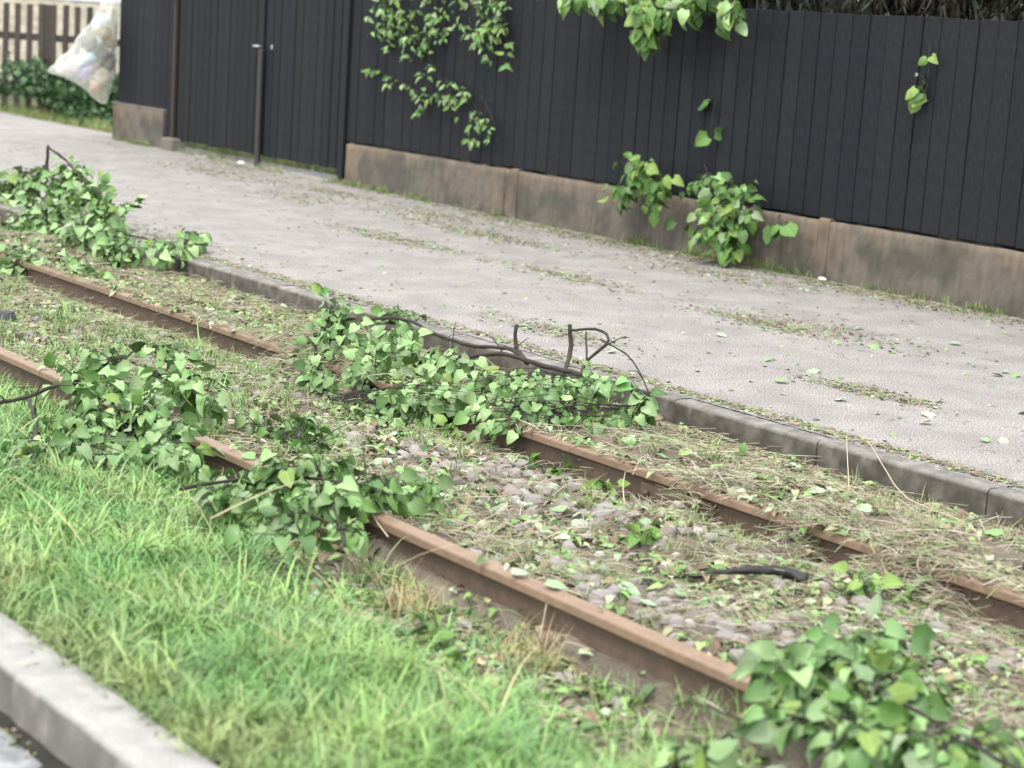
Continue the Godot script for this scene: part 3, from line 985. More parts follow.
func _beyond(grain: Texture2D, grit: Texture2D, grass_mat: Material) -> void:
	var fwd := Vector3(-0.9135, 0, -0.4067)
	var side := Vector3(0.75, 0, -0.661)
	var turn := atan2(0.661, 0.75)
	# picket fence
	var dark := []
	for c in [[0.07, 0.055, 0.05], [0.055, 0.048, 0.046], [0.085, 0.066, 0.055]]: dark.append(mat(lin(c[0], c[1], c[2]), 0.8, grain, 3.0))
	var at := fwd * 30.8 - side * 1.05
	var pick := base("picket_fence", Vector3(at.x, 0.2, at.z))
	tag(pick, "dark brown picket fence above the ivy in front of the beige house", "fence")
	pick.rotation.y = turn
	var pk := box(Vector3(0.095, 1.66, 0.025), 0.004)
	for i in 26:
		var o := put("picket", pk, dark[rng.randi() % 3], pick, Vector3(0.05 + i * 0.2, 0.83 + rng.randf_range(-0.015, 0.015), 0.03))
		o.rotation.z = rng.randf_range(-0.012, 0.012)
	for y in [0.3, 1.15]: put("fence_rail", box(Vector3(5.2, 0.11, 0.05), 0.004), dark[1], pick, Vector3(2.5, y, 0))
	for i in 3: put("fence_post", box(Vector3(0.2, 1.66, 0.12), 0.006), dark[0], pick, Vector3(0.7 + i * 2.0, 0.83, -0.03))
	# house
	var hp := fwd * 40.0 - side * 5.0
	var house := base("house", Vector3(hp.x, 0.1, hp.z))
	tag(house, "pale beige rendered house behind the picket fence", "house")
	house.rotation.y = turn
	var render := mat(lin(0.68, 0.62, 0.50), 0.9, grain, 0.8)
	var white := mat(lin(0.78, 0.82, 0.86), 0.6)
	put("wall", box(Vector3(14, 1.84, 8), 0.02), render, house, Vector3(7, 0.92, -4))
	put("cladding", box(Vector3(14.06, 2.02, 8.06), 0.02), white, house, Vector3(7, 2.855, -4))
	var roof := SurfaceTool.new()
	roof.begin(Mesh.PRIMITIVE_TRIANGLES)
	var e := [Vector3(-0.5, 0, 0.6), Vector3(14.5, 0, 0.6), Vector3(14.5, 0, -8.6), Vector3(-0.5, 0, -8.6), Vector3(-0.5, 2.6, -4), Vector3(14.5, 2.6, -4)]
	for q in [[0, 1, 5, 4, Vector3(0, 1, 1)], [3, 2, 5, 4, Vector3(0, 1, -1)], [0, 1, 2, 3, Vector3.DOWN]]:
		face(roof, e[q[0]], e[q[1]], e[q[2]], q[4])
		face(roof, e[q[0]], e[q[2]], e[q[3]], q[4])
	face(roof, e[0], e[3], e[4], Vector3.LEFT)
	face(roof, e[1], e[2], e[5], Vector3.RIGHT)
	put("roof", roof.commit(), mat(lin(0.2, 0.09, 0.06), 0.8, grit, 1.0), house, Vector3(0, 3.87, 0))
	var glass := mat(Color(0.12, 0.14, 0.16), 0.05)
	for x in [2.0, 6.5, 10.5]:
		var w := put("window", box(Vector3(1.5, 1.3, 0.08), 0.01), white, house, Vector3(x, 2.9, 0.06))
		put("pane", box(Vector3(0.62, 1.1, 0.02), 0.0), glass, w, Vector3(-0.35, 0, 0.045))
		put("pane", box(Vector3(0.62, 1.1, 0.02), 0.0), glass, w, Vector3(0.35, 0, 0.045))
	# ivy and grass at the foot of the picket fence
	var places := []
	var colors := []
	for i in 9000:
		var s := rng.randf_range(-3.6, 3.6)
		var d := rng.randf_range(28.6, 30.9)
		var top := (0.75 + 0.3 * lumps.get_noise_1d(s * 2.0)) * smoothstep(28.5, 29.6, d)
		var y := 0.2 + top * (0.3 + 0.7 * rng.randf())
		var p := fwd * d + side * s
		if p.z > -11.75: continue
		places.append(Transform3D(Basis(Vector3(rng.randf(), rng.randf(), rng.randf()).normalized(), rng.randf() * TAU).scaled(Vector3.ONE * rng.randf_range(0.06, 0.13)), Vector3(p.x, y, p.z)))
		var g := rng.randf_range(0.6, 1.4)
		colors.append(Color(0.05 * g, 0.115 * g, 0.04 * g))
	var ivy := base("ivy_hedge", fwd * 29.5 + Vector3(0, 0.2, 0))
	tag(ivy, "dark green ivy growing up the foot of the picket fence", "ivy")
	for i in places.size(): places[i].origin -= ivy.position
	many("foliage", leaf_meshes[0], grass_mat, places, colors, ivy)
	var st := SurfaceTool.new()
	st.begin(Mesh.PRIMITIVE_TRIANGLES)
	for i in 26:
		var s := rng.randf_range(-0.6, 3.4)
		var p := fwd * rng.randf_range(29.6, 30.6) + side * s - ivy.position + Vector3(0, 0.1, 0)
		add_tube(st, smooth_line([p, p + Vector3(rng.randf_range(-0.2, 0.2), 0.4, rng.randf_range(-0.2, 0.2)), p + Vector3(rng.randf_range(-0.3, 0.3), 0.85, 0)], 0.1, 0.02), 0.012, 0.005, 5)
	st.generate_normals()
	put("stem", st.commit(), bark, ivy)
	var turf := []
	for k in 3: turf.append(make_tuft(20, 0.08, 0.08, 0.22, 0.007, 1.1))
	var tp := [[], [], []]
	var tc := [[], [], []]
	for i in 2600:
		var x := rng.randf_range(-30, -15)
		var z := rng.randf_range(-13.6, -11.44)
		if x > -23.2 and z > -11.55: continue
		var k := rng.randi() % 3
		tp[k].append(Transform3D(Basis(Vector3.UP, rng.randf() * TAU).scaled(Vector3.ONE * rng.randf_range(0.6, 1.3)), Vector3(x, 0.15, z)))
		tc[k].append(Color(0.14, 0.25, 0.06).lerp(Color(0.3, 0.3, 0.12), rng.randf()) * rng.randf_range(0.8, 1.3))
	var root := base("grass")
	tag(root, "", "", "", "stuff")
	for k in 3: many("tuft", turf[k], grass_mat, tp[k], tc[k], root)
	var border := base("border_kerb")
	tag(border, "", "", "", "structure")
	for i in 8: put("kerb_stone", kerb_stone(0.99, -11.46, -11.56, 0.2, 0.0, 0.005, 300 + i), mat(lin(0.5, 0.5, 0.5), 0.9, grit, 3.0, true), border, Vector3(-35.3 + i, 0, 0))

	# hedge behind the long fence
	var hedge := base("conifer_hedge", Vector3(-8.5, 0.15, -12.6))
	tag(hedge, "tall brown and dark green conifer hedge showing over the top of the black fence", "hedge")
	var hb := mat(lin(0.09, 0.066, 0.052), 0.9, grit, 4.0)
	for i in 12:
		var t := SurfaceTool.new()
		t.begin(Mesh.PRIMITIVE_TRIANGLES)
		var x := -4.6 + i * 0.8 + rng.randf_range(-0.2, 0.2)
		add_tube(t, smooth_line([Vector3(x, 0, 0), Vector3(x + rng.randf_range(-0.1, 0.1), 1.5, 0.05), Vector3(x + rng.randf_range(-0.25, 0.25), 3.4, 0)], 0.2, 0.02), 0.09, 0.03, 8, 0.1)
		t.generate_normals()
		put("trunk", t.commit(), hb, hedge)
	var hp2 := []
	var hc := []
	for i in 42000:
		var x := rng.randf_range(-7.5, 5.2)
		var y := rng.randf_range(0.6, 3.8)
		var deep := rng.randfn() * 0.35
		var n := lumps.get_noise_3d(x * 1.6, y * 0.7, deep)
		var c := Color(0.045, 0.033, 0.025).lerp(Color(0.017, 0.03, 0.015), clampf(0.45 + 1.8 * n + 0.5 * smoothstep(2.6, 3.3, y), 0, 1)) * rng.randf_range(0.5, 1.5)
		var b := Basis(Vector3.UP, rng.randf() * TAU) * Basis(Vector3.RIGHT, PI + rng.randf_range(-0.7, 0.7)) * Basis.from_scale(Vector3.ONE * rng.randf_range(0.9, 1.9))
		hp2.append(Transform3D(b, Vector3(x, y, deep)))
		hc.append(c)
	many("foliage", make_tuft(6, 0.02, 0.06, 0.16, 0.012, 0.7), grass_mat, hp2, hc, hedge)

func _branches() -> void:
	var bushy := [0.17, 0.27, 0.29, 0.11, 0.1, 0.01, 0.05]
	var wilt := [0.24, 0.27, 0.15, 0.12, 0.13, 0.01, 0.08]
	leafy("fallen_branch", "bushy heap of broken leafy branches lying across the pavement kerb before the board gate", "branch",
		[[[Vector3(-15.79, 0.66, -6.90), Vector3(-15.26, 0.52, -6.90), Vector3(-14.25, 0.33, -6.60), Vector3(-13.15, 0.19, -6.20), Vector3(-12.60, 0.07, -5.60)], 0.010, 0.014], [[Vector3(-15.83, 0.68, -6.90), Vector3(-15.86, 0.48, -6.90), Vector3(-15.65, 0.31, -6.80)], 0.014, 0.012],
		[[Vector3(-14.61, 0.05, -6.14), Vector3(-13.94, 0.21, -6.40), Vector3(-13.01, 0.21, -6.50), Vector3(-12.51, 0.23, -6.70)], 0.011, 0.004]],
		[[Vector3(-16.17, 0.25, -6.70), 0.32, 0.27, 192], [Vector3(-15.10, 0.32, -6.70), 0.34, 0.27, 192], [Vector3(-13.98, 0.36, -6.50), 0.27, 0.24, 160], [Vector3(-14.61, 0.09, -6.19), 0.36, 0.23, 192], [Vector3(-13.28, 0.18, -6.10), 0.32, 0.21, 192], [Vector3(-12.60, 0.19, -6.10), 0.25, 0.17, 115], [Vector3(-12.36, 0.20, -6.30), 0.17, 0.10, 51], [Vector3(-12.72, 0.24, -6.70), 0.21, 0.09, 38], [Vector3(-15.14, 0.51, -6.80), 0.25, 0.12, 51], [Vector3(-13.48, 0.46, -6.60), 0.06, 0.06, 10], [Vector3(-12.67, 0.09, -5.26), 0.24, 0.15, 96], [Vector3(-12.12, 0.09, -5.53), 0.21, 0.10, 64], [Vector3(-16.10, 0.42, -6.90), 0.18, 0.11, 32], [Vector3(-13.71, 0.31, -6.50), 0.23, 0.20, 77], [Vector3(-14.62, 0.21, -6.40), 0.41, 0.33, 128]], 0.085, 0.3, bushy, "storm broken branches")
	leafy("fallen_branch", "broken leafy branch with bent dark bough over the bare rail beside tall grass", "branch",
		[[[Vector3(-7.62, 0.20, -3.04), Vector3(-7.79, 0.20, -3.20), Vector3(-7.84, 0.20, -3.33), Vector3(-8.05, 0.20, -3.57), Vector3(-8.06, 0.20, -3.69), Vector3(-7.80, 0.20, -3.67)], 0.010, 0.008], [[Vector3(-7.38, 0.06, -3.63), Vector3(-7.65, 0.10, -3.75), Vector3(-8.26, 0.10, -3.90), Vector3(-8.17, 0.16, -4.00), Vector3(-8.06, 0.20, -4.10), Vector3(-7.71, 0.28, -4.10)], 0.013, 0.006],
		[[Vector3(-8.23, 0.13, -3.95), Vector3(-8.44, 0.19, -4.05), Vector3(-8.46, 0.29, -4.20)], 0.008, 0.003], [[Vector3(-7.37, 0.12, -3.18), Vector3(-7.74, 0.12, -3.34), Vector3(-8.15, 0.12, -3.48)], 0.012, 0.009]],
		[[Vector3(-8.78, 0.15, -4.10), 0.13, 0.12, 66], [Vector3(-8.23, 0.10, -3.90), 0.16, 0.12, 84], [Vector3(-7.96, 0.22, -4.00), 0.16, 0.15, 90], [Vector3(-7.75, 0.20, -4.10), 0.10, 0.14, 60], [Vector3(-8.40, 0.26, -4.30), 0.14, 0.08, 42], [Vector3(-7.65, 0.10, -3.80), 0.14, 0.07, 42], [Vector3(-7.51, 0.16, -4.10), 0.05, 0.06, 18], [Vector3(-7.32, 0.13, -3.50), 0.19, 0.09, 78], [Vector3(-7.21, 0.09, -3.20), 0.19, 0.08, 78], [Vector3(-7.51, 0.09, -3.18), 0.09, 0.08, 36], [Vector3(-6.79, 0.15, -3.60), 0.16, 0.07, 48], [Vector3(-6.93, 0.09, -2.97), 0.12, 0.06, 42], [Vector3(-7.70, 0.09, -3.56), 0.22, 0.13, 72], [Vector3(-7.27, 0.09, -3.03), 0.10, 0.08, 42], [Vector3(-7.02, 0.09, -3.40), 0.17, 0.07, 54], [Vector3(-7.86, 0.22, -3.65), 0.15, 0.08, 60], [Vector3(-7.49, 0.16, -3.65), 0.15, 0.07, 54], [Vector3(-7.01, 0.17, -3.60), 0.13, 0.06, 42], [Vector3(-8.30, 0.20, -3.70), 0.09, 0.07, 24], [Vector3(-7.36, 0.24, -3.70), 0.14, 0.07, 72], [Vector3(-7.81, 0.24, -3.70), 0.13, 0.07, 54], [Vector3(-7.04, 0.22, -3.68), 0.08, 0.04, 24]], 0.072, 0.5, wilt, "storm broken branches")
	leafy("fallen_branch", "largest broken branch with arched dark twigs leaning on the pavement kerb across the buried rail", "branch",
		[[[Vector3(-8.25, 0.08, -4.99), Vector3(-9.27, 0.08, -5.68), Vector3(-9.43, 0.16, -6.00), Vector3(-9.08, 0.25, -6.15), Vector3(-8.77, 0.22, -6.15), Vector3(-8.37, 0.21, -6.15), Vector3(-8.01, 0.25, -6.15), Vector3(-7.79, 0.22, -6.10)], 0.009, 0.011], [[Vector3(-7.86, 0.08, -4.94), Vector3(-8.12, 0.08, -5.40), Vector3(-8.16, 0.16, -5.80), Vector3(-7.90, 0.25, -6.00), Vector3(-7.68, 0.23, -6.10), Vector3(-7.19, 0.24, -6.10), Vector3(-6.86, 0.22, -6.15)], 0.011, 0.015],
		[[Vector3(-8.03, 0.38, -6.20), Vector3(-8.03, 0.27, -6.20), Vector3(-7.79, 0.22, -6.10)], 0.010, 0.013], [[Vector3(-7.70, 0.43, -6.30), Vector3(-7.68, 0.30, -6.30), Vector3(-7.47, 0.23, -6.10)], 0.011, 0.013], [[Vector3(-7.69, 0.40, -6.30), Vector3(-7.51, 0.43, -6.35), Vector3(-7.38, 0.39, -6.30), Vector3(-7.47, 0.28, -6.25), Vector3(-7.35, 0.23, -6.10)], 0.007, 0.008],
		[[Vector3(-7.50, 0.38, -6.35), Vector3(-7.26, 0.33, -6.35), Vector3(-7.01, 0.24, -6.25), Vector3(-6.76, 0.19, -6.10)], 0.005, 0.003], [[Vector3(-9.39, 0.09, -5.75), Vector3(-8.71, 0.08, -5.38), Vector3(-8.01, 0.08, -4.91)], 0.008, 0.005], [[Vector3(-7.56, 0.41, -6.30), Vector3(-7.42, 0.28, -6.20)], 0.005, 0.006]],
		[[Vector3(-8.10, 0.09, -5.02), 0.16, 0.15, 96], [Vector3(-9.04, 0.09, -5.69), 0.15, 0.14, 51], [Vector3(-8.85, 0.15, -5.80), 0.12, 0.09, 32], [Vector3(-9.30, 0.25, -6.30), 0.17, 0.07, 38], [Vector3(-8.08, 0.09, -5.34), 0.19, 0.17, 109], [Vector3(-8.30, 0.19, -5.70), 0.18, 0.13, 70], [Vector3(-7.98, 0.19, -5.80), 0.13, 0.08, 38], [Vector3(-7.48, 0.16, -5.30), 0.16, 0.12, 83], [Vector3(-7.39, 0.21, -5.50), 0.17, 0.13, 83], [Vector3(-7.02, 0.25, -5.50), 0.16, 0.11, 83], [Vector3(-6.98, 0.26, -5.80), 0.17, 0.12, 90], [Vector3(-6.83, 0.21, -6.00), 0.12, 0.12, 58], [Vector3(-6.77, 0.15, -5.70), 0.12, 0.05, 19], [Vector3(-8.62, 0.09, -5.50), 0.26, 0.22, 141], [Vector3(-8.10, 0.13, -5.70), 0.26, 0.20, 128], [Vector3(-8.80, 0.21, -5.90), 0.19, 0.11, 51], [Vector3(-7.40, 0.09, -5.04), 0.19, 0.09, 51], [Vector3(-6.95, 0.16, -5.30), 0.19, 0.08, 45], [Vector3(-7.27, 0.15, -5.24), 0.18, 0.10, 109], [Vector3(-6.90, 0.15, -5.24), 0.14, 0.07, 70], [Vector3(-8.64, 0.11, -5.30), 0.12, 0.10, 51]], 0.072, 0.6, wilt, "storm broken branches")
	leafy("fallen_branch", "low leafy branch draped over the bare rail in the middle, beside a dry grass tuft", "branch",
		[[[Vector3(-6.29, 0.15, -3.30), Vector3(-6.37, 0.14, -3.60), Vector3(-6.25, 0.16, -3.80), Vector3(-6.04, 0.17, -3.90), Vector3(-5.99, 0.16, -4.10), Vector3(-6.00, 0.10, -4.30)], 0.008, 0.004], [[Vector3(-5.28, 0.18, -3.40), Vector3(-5.67, 0.19, -3.60), Vector3(-6.26, 0.16, -3.90), Vector3(-7.08, 0.07, -4.30)], 0.006, 0.004]],
		[[Vector3(-6.38, 0.13, -3.60), 0.11, 0.05, 48], [Vector3(-6.19, 0.14, -3.70), 0.16, 0.07, 84], [Vector3(-6.35, 0.15, -4.00), 0.15, 0.07, 66], [Vector3(-5.79, 0.20, -3.90), 0.15, 0.07, 72], [Vector3(-5.96, 0.14, -4.20), 0.10, 0.06, 30], [Vector3(-5.58, 0.21, -3.30), 0.14, 0.06, 54], [Vector3(-7.08, 0.09, -4.35), 0.13, 0.06, 30], [Vector3(-5.41, 0.21, -3.50), 0.09, 0.05, 30], [Vector3(-5.93, 0.15, -3.70), 0.23, 0.10, 90], [Vector3(-7.37, 0.09, -4.47), 0.20, 0.06, 48], [Vector3(-7.54, 0.09, -4.30), 0.16, 0.06, 24], [Vector3(-6.20, 0.22, -3.70), 0.10, 0.05, 66], [Vector3(-5.76, 0.20, -3.68), 0.10, 0.05, 60], [Vector3(-6.08, 0.15, -3.40), 0.11, 0.06, 30]], 0.07, 0.5, wilt, "storm broken branches")
	leafy("fallen_branch", "fresh green leafy branch hiding the bare rail's near end at the corner of the ballast", "branch",
		[[[Vector3(-3.23, 0.16, -2.90), Vector3(-3.38, 0.13, -3.30), Vector3(-3.45, 0.18, -3.70), Vector3(-3.47, 0.18, -4.00), Vector3(-3.59, 0.19, -4.30)], 0.006, 0.004], [[Vector3(-2.42, 0.34, -3.50), Vector3(-2.88, 0.22, -3.80), Vector3(-3.32, 0.17, -4.00), Vector3(-3.47, 0.18, -4.00)], 0.007, 0.005], [[Vector3(-2.93, 0.24, -3.20), Vector3(-3.14, 0.22, -3.60), Vector3(-3.40, 0.21, -4.00)], 0.005, 0.004]],
		[[Vector3(-3.44, 0.24, -3.72), 0.12, 0.08, 94], [Vector3(-3.20, 0.22, -3.72), 0.12, 0.06, 94], [Vector3(-3.26, 0.24, -3.50), 0.08, 0.04, 31], [Vector3(-3.61, 0.22, -4.10), 0.15, 0.09, 88], [Vector3(-3.85, 0.16, -4.10), 0.09, 0.06, 31], [Vector3(-3.39, 0.16, -4.10), 0.14, 0.10, 73], [Vector3(-3.14, 0.22, -3.60), 0.16, 0.08, 78], [Vector3(-2.99, 0.21, -3.70), 0.13, 0.06, 57], [Vector3(-2.93, 0.20, -3.90), 0.13, 0.07, 62], [Vector3(-3.38, 0.13, -3.30), 0.09, 0.04, 26], [Vector3(-3.82, 0.14, -4.50), 0.08, 0.04, 21]], 0.078, 0.5, bushy, "storm broken branches")
	var fresh := [0.28, 0.42, 0.16, 0.04, 0.06, 0.0, 0.04]
	leafy("shrub", "smaller leafy green shrub over the base wall, between the hanging vine and the largest shrub", "shrub", [[[Vector3(-12.59, 0.62, -10.99), Vector3(-12.45, 0.78, -10.85), Vector3(-12.21, 0.93, -10.80)], 0.008, 0.004]],
		[[Vector3(-12.34, 0.79, -10.78), 0.25, 0.21, 102], [Vector3(-12.57, 0.62, -10.76), 0.15, 0.14, 39], [Vector3(-12.09, 0.69, -10.72), 0.14, 0.20, 54]], 0.105, 0.8, fresh, "shrubs sprouting through the fence", false)
	leafy("shrub", "largest green shrub sprouting between fence and base wall, hanging nearly to the pavement", "shrub", [[[Vector3(-11.54, 0.56, -10.99), Vector3(-11.40, 0.64, -10.85), Vector3(-11.52, 0.83, -10.80), Vector3(-11.59, 0.95, -10.80)], 0.009, 0.004], [[Vector3(-11.40, 0.64, -10.85), Vector3(-11.08, 0.63, -10.75), Vector3(-11.05, 0.31, -10.70)], 0.006, 0.003]],
		[[Vector3(-11.58, 0.81, -10.78), 0.17, 0.15, 45], [Vector3(-11.25, 0.71, -10.73), 0.28, 0.22, 108], [Vector3(-11.22, 0.46, -10.66), 0.29, 0.19, 108], [Vector3(-10.99, 0.60, -10.72), 0.14, 0.16, 45], [Vector3(-11.09, 0.33, -10.66), 0.11, 0.10, 30]], 0.105, 0.8, fresh, "shrubs sprouting through the fence", false)
	leafy("shrub", "small drooping sprig of leaves over the base wall next to the largest shrub", "shrub", [[[Vector3(-10.87, 0.62, -10.99), Vector3(-10.74, 0.58, -10.85), Vector3(-10.64, 0.49, -10.80)], 0.005, 0.003]],
		[[Vector3(-10.68, 0.58, -10.80), 0.09, 0.10, 9]], 0.13, 0.8, fresh, "shrubs sprouting through the fence", false)
	leafy("sprig", "leafy sprig poking out high up between two black fence boards, below the conifer hedge", "plant", [[[Vector3(-9.52, 2.03, -11.02), Vector3(-9.46, 1.81, -10.97), Vector3(-9.47, 1.63, -10.96)], 0.004, 0.002]],
		[[Vector3(-9.51, 1.74, -10.95), 0.05, 0.10, 13], [Vector3(-9.48, 1.96, -10.97), 0.02, 0.04, 2]], 0.10, 0.8, [0.1, 0.5, 0.2, 0.2, 0, 0, 0], "", false)
	leafy("sprig", "tiny sprig of a few leaves hanging on the black boards above the largest shrub", "plant", [[[Vector3(-11.76, 1.48, -11.02), Vector3(-11.73, 1.33, -10.97), Vector3(-11.73, 1.06, -10.97)], 0.003, 0.002]],
		[[Vector3(-11.72, 1.17, -10.96), 0.02, 0.05, 2], [Vector3(-11.75, 1.46, -10.96), 0.05, 0.02, 2]], 0.14, 0.8, fresh, "", false)
	var vines := [[[Vector3(-16.95, 2.61, -10.96), Vector3(-16.75, 1.96, -10.97), Vector3(-16.62, 1.66, -10.98)], 0.004, 0.002], [[Vector3(-16.68, 2.61, -10.96), Vector3(-16.52, 1.91, -10.97), Vector3(-16.02, 1.68, -10.98), Vector3(-15.73, 1.42, -10.98), Vector3(-15.35, 1.35, -10.98), Vector3(-15.09, 1.17, -10.98), Vector3(-14.86, 1.01, -10.97)], 0.005, 0.002],
		[[Vector3(-17.06, 1.46, -10.98), Vector3(-16.54, 1.37, -10.98), Vector3(-15.89, 1.23, -10.98), Vector3(-15.19, 1.26, -10.97)], 0.003, 0.003], [[Vector3(-15.57, 2.62, -10.96), Vector3(-15.12, 1.92, -10.97), Vector3(-14.88, 1.66, -10.98)], 0.004, 0.002], [[Vector3(-14.83, 2.63, -10.96), Vector3(-14.74, 1.98, -10.97), Vector3(-15.09, 1.82, -10.98), Vector3(-15.12, 1.73, -10.98)], 0.004, 0.002],
		[[Vector3(-15.96, 2.62, -10.96), Vector3(-15.77, 1.77, -10.98)], 0.004, 0.002], [[Vector3(-15.04, 1.30, -10.98), Vector3(-14.90, 1.18, -10.98), Vector3(-14.77, 1.03, -10.97), Vector3(-15.03, 0.85, -10.96)], 0.004, 0.003]]
	for i in 9:
		var x := -16.75 + i * 0.26 + rng.randf_range(-0.08, 0.08)
		var d := rng.randf_range(0.35, 0.75)
		vines.append([[Vector3(x, 2.33, -10.97), Vector3(x + rng.randf_range(-0.1, 0.15), 2.33 - d * 0.5, -10.97), Vector3(x + rng.randf_range(-0.2, 0.25), 2.33 - d, -10.98)], 0.003, 0.0012])
	var along := []
	for v in vines.duplicate():
		var l := smooth_line(v[0], 0.05)
		for i in range(3, l.size(), 3):
			if rng.randf() < 0.55:
				var p: Vector3 = l[i]
				var d := Vector3(rng.randf_range(-0.3, 0.3), rng.randf_range(-0.22, 0.05), 0.03)
				vines.append([[p, p + d * 0.5 + Vector3(0, 0.03, 0.02), p + d], 0.002, 0.0012])
	for v in vines:
		var l := smooth_line(v[0], 0.055)
		for i in range(1, l.size()):
			if rng.randf() < 0.7: along.append([l[i] + Vector3(rng.randf_range(-0.02, 0.02), 0, 0.025), 0.04, 0.03, rng.randi_range(1, 3)])
	leaf_squeeze = 0.62
	leafy("hanging_vine", "thin climbing vine with small leaves hanging in strands down the black fence", "vine", vines, along, 0.082, 0.6, [0.2, 0.42, 0.28, 0.06, 0.04, 0, 0], "", false, 0.0012)
	leaf_squeeze = 1.0
	# broadleaf tree behind the fence, its lowest leaves over the top
	var tree := base("broadleaf_tree", Vector3(-12.6, 0.15, -13.2))
	tag(tree, "broadleaf tree behind the fence with large fresh leaves drooping over its top", "tree")
	var st := SurfaceTool.new()
	st.begin(Mesh.PRIMITIVE_TRIANGLES)
	add_tube(st, smooth_line([Vector3.ZERO, Vector3(0.05, 1.5, 0.1), Vector3(-0.1, 3.2, 0.2), Vector3(0.1, 5.2, 0.1)], 0.3, 0.02), 0.14, 0.05, 9, 0.06)
	for b in [[2.4, Vector3(-1.6, 1.2, 1.2)], [2.9, Vector3(1.4, 1.4, 1.3)], [3.4, Vector3(1.5, 1.2, -1.2)], [3.8, Vector3(-1.5, 1.3, -1.0)], [4.4, Vector3(0.4, 1.2, 1.2)]]:
		var p := Vector3(-0.05, b[0], 0.15)
		add_tube(st, smooth_line([p, p + b[1] * 0.5 + Vector3(0, 0.1, 0), p + b[1]], 0.2, 0.02), 0.05, 0.015, 7, 0.08)
	st.generate_normals()
	put("trunk", st.commit(), bark, tree)
	leafy("", "", "", [[[Vector3(-12.65, 2.4, -13.0), Vector3(-12.6, 2.75, -11.9), Vector3(-12.5, 2.6, -11.1), Vector3(-12.3, 2.2, -10.75)], 0.025, 0.008], [[Vector3(-12.6, 2.75, -11.9), Vector3(-13.3, 2.65, -11.1), Vector3(-13.4, 2.35, -10.75)], 0.014, 0.006], [[Vector3(-12.5, 2.7, -11.5), Vector3(-11.8, 2.65, -11.0), Vector3(-11.4, 2.3, -10.75)], 0.014, 0.006]],
		[[Vector3(-13.04, 2.26, -10.75), 0.38, 0.10, 87], [Vector3(-12.37, 2.16, -10.75), 0.24, 0.19, 99], [Vector3(-11.88, 2.26, -10.75), 0.30, 0.12, 75], [Vector3(-11.39, 2.21, -10.75), 0.11, 0.11, 29], [Vector3(-13.39, 2.27, -10.75), 0.16, 0.07, 23], [Vector3(-12.35, 1.96, -10.70), 0.10, 0.08, 23]], 0.125, 0.8, fresh, "", false, 0.004, tree)
	var places := []
	var colors := []
	for i in 7000:
		var q := Vector3(rng.randfn(), rng.randfn(), rng.randfn()).normalized() * pow(rng.randf(), 0.45)
		var p := Vector3(q.x * 2.5, 4.7 + q.y * 2.0, q.z * 2.3)
		if lumps.get_noise_3dv(p * 0.9) < -0.12: continue
		places.append(Transform3D(Basis(Vector3(rng.randf() - 0.5, rng.randf(), rng.randf() - 0.5).normalized(), rng.randf() * TAU) * Basis(Vector3.RIGHT, -0.6) * Basis.from_scale(Vector3.ONE * rng.randf_range(0.12, 0.22)), p))
		colors.append(Color(0.08, 0.2, 0.05) * rng.randf_range(0.6, 1.5))
	var lm := mat(Color.WHITE, 0.45, null, 1.0, true)
	lm.backlight = Color(0.3, 0.4, 0.1)
	many("crown", leaf_meshes[1], lm, places, colors, tree)
	# weeds
	var look := ["beside the buried rail behind the stones", "by the buried rail, smaller than its neighbours", "just before the rail joint", "under the pale straw by the ballast corner", "amid the straw between the rails", "against the pavement kerb", "between the largest branch and the stones", "beside the bare rail in the verge", "at the edge of the tall grass", "next to the bent bough"]
	var wp := [[-6.41, -5.24], [-6.62, -5.22], [-6.04, -5.2], [-4.35, -4.98], [-5.22, -4.69], [-6.01, -5.97], [-7.12, -5.15], [-4.75, -3.4], [-4.4, -3.3], [-8.0, -3.5]]
	for i in 10:
		var x: float = wp[i][0]
		var z: float = wp[i][1]
		var y := lies(x, z)
		var h := rng.randf_range(0.06, 0.10)
		leafy("weed", "small bright green weed " + look[i], "weed", [[[Vector3(x, y - 0.01, z), Vector3(x + 0.01, y + h * 0.5, z), Vector3(x + rng.randf_range(-0.03, 0.03), y + h, z + 0.02)], 0.003, 0.0015]],
			[[Vector3(x, y + h * 0.7, z), 0.07, h * 0.45, 16]], 0.06, 0.1, [0.15, 0.4, 0.4, 0.05, 0, 0, 0], "weeds of the track bed", true, 0.0015)

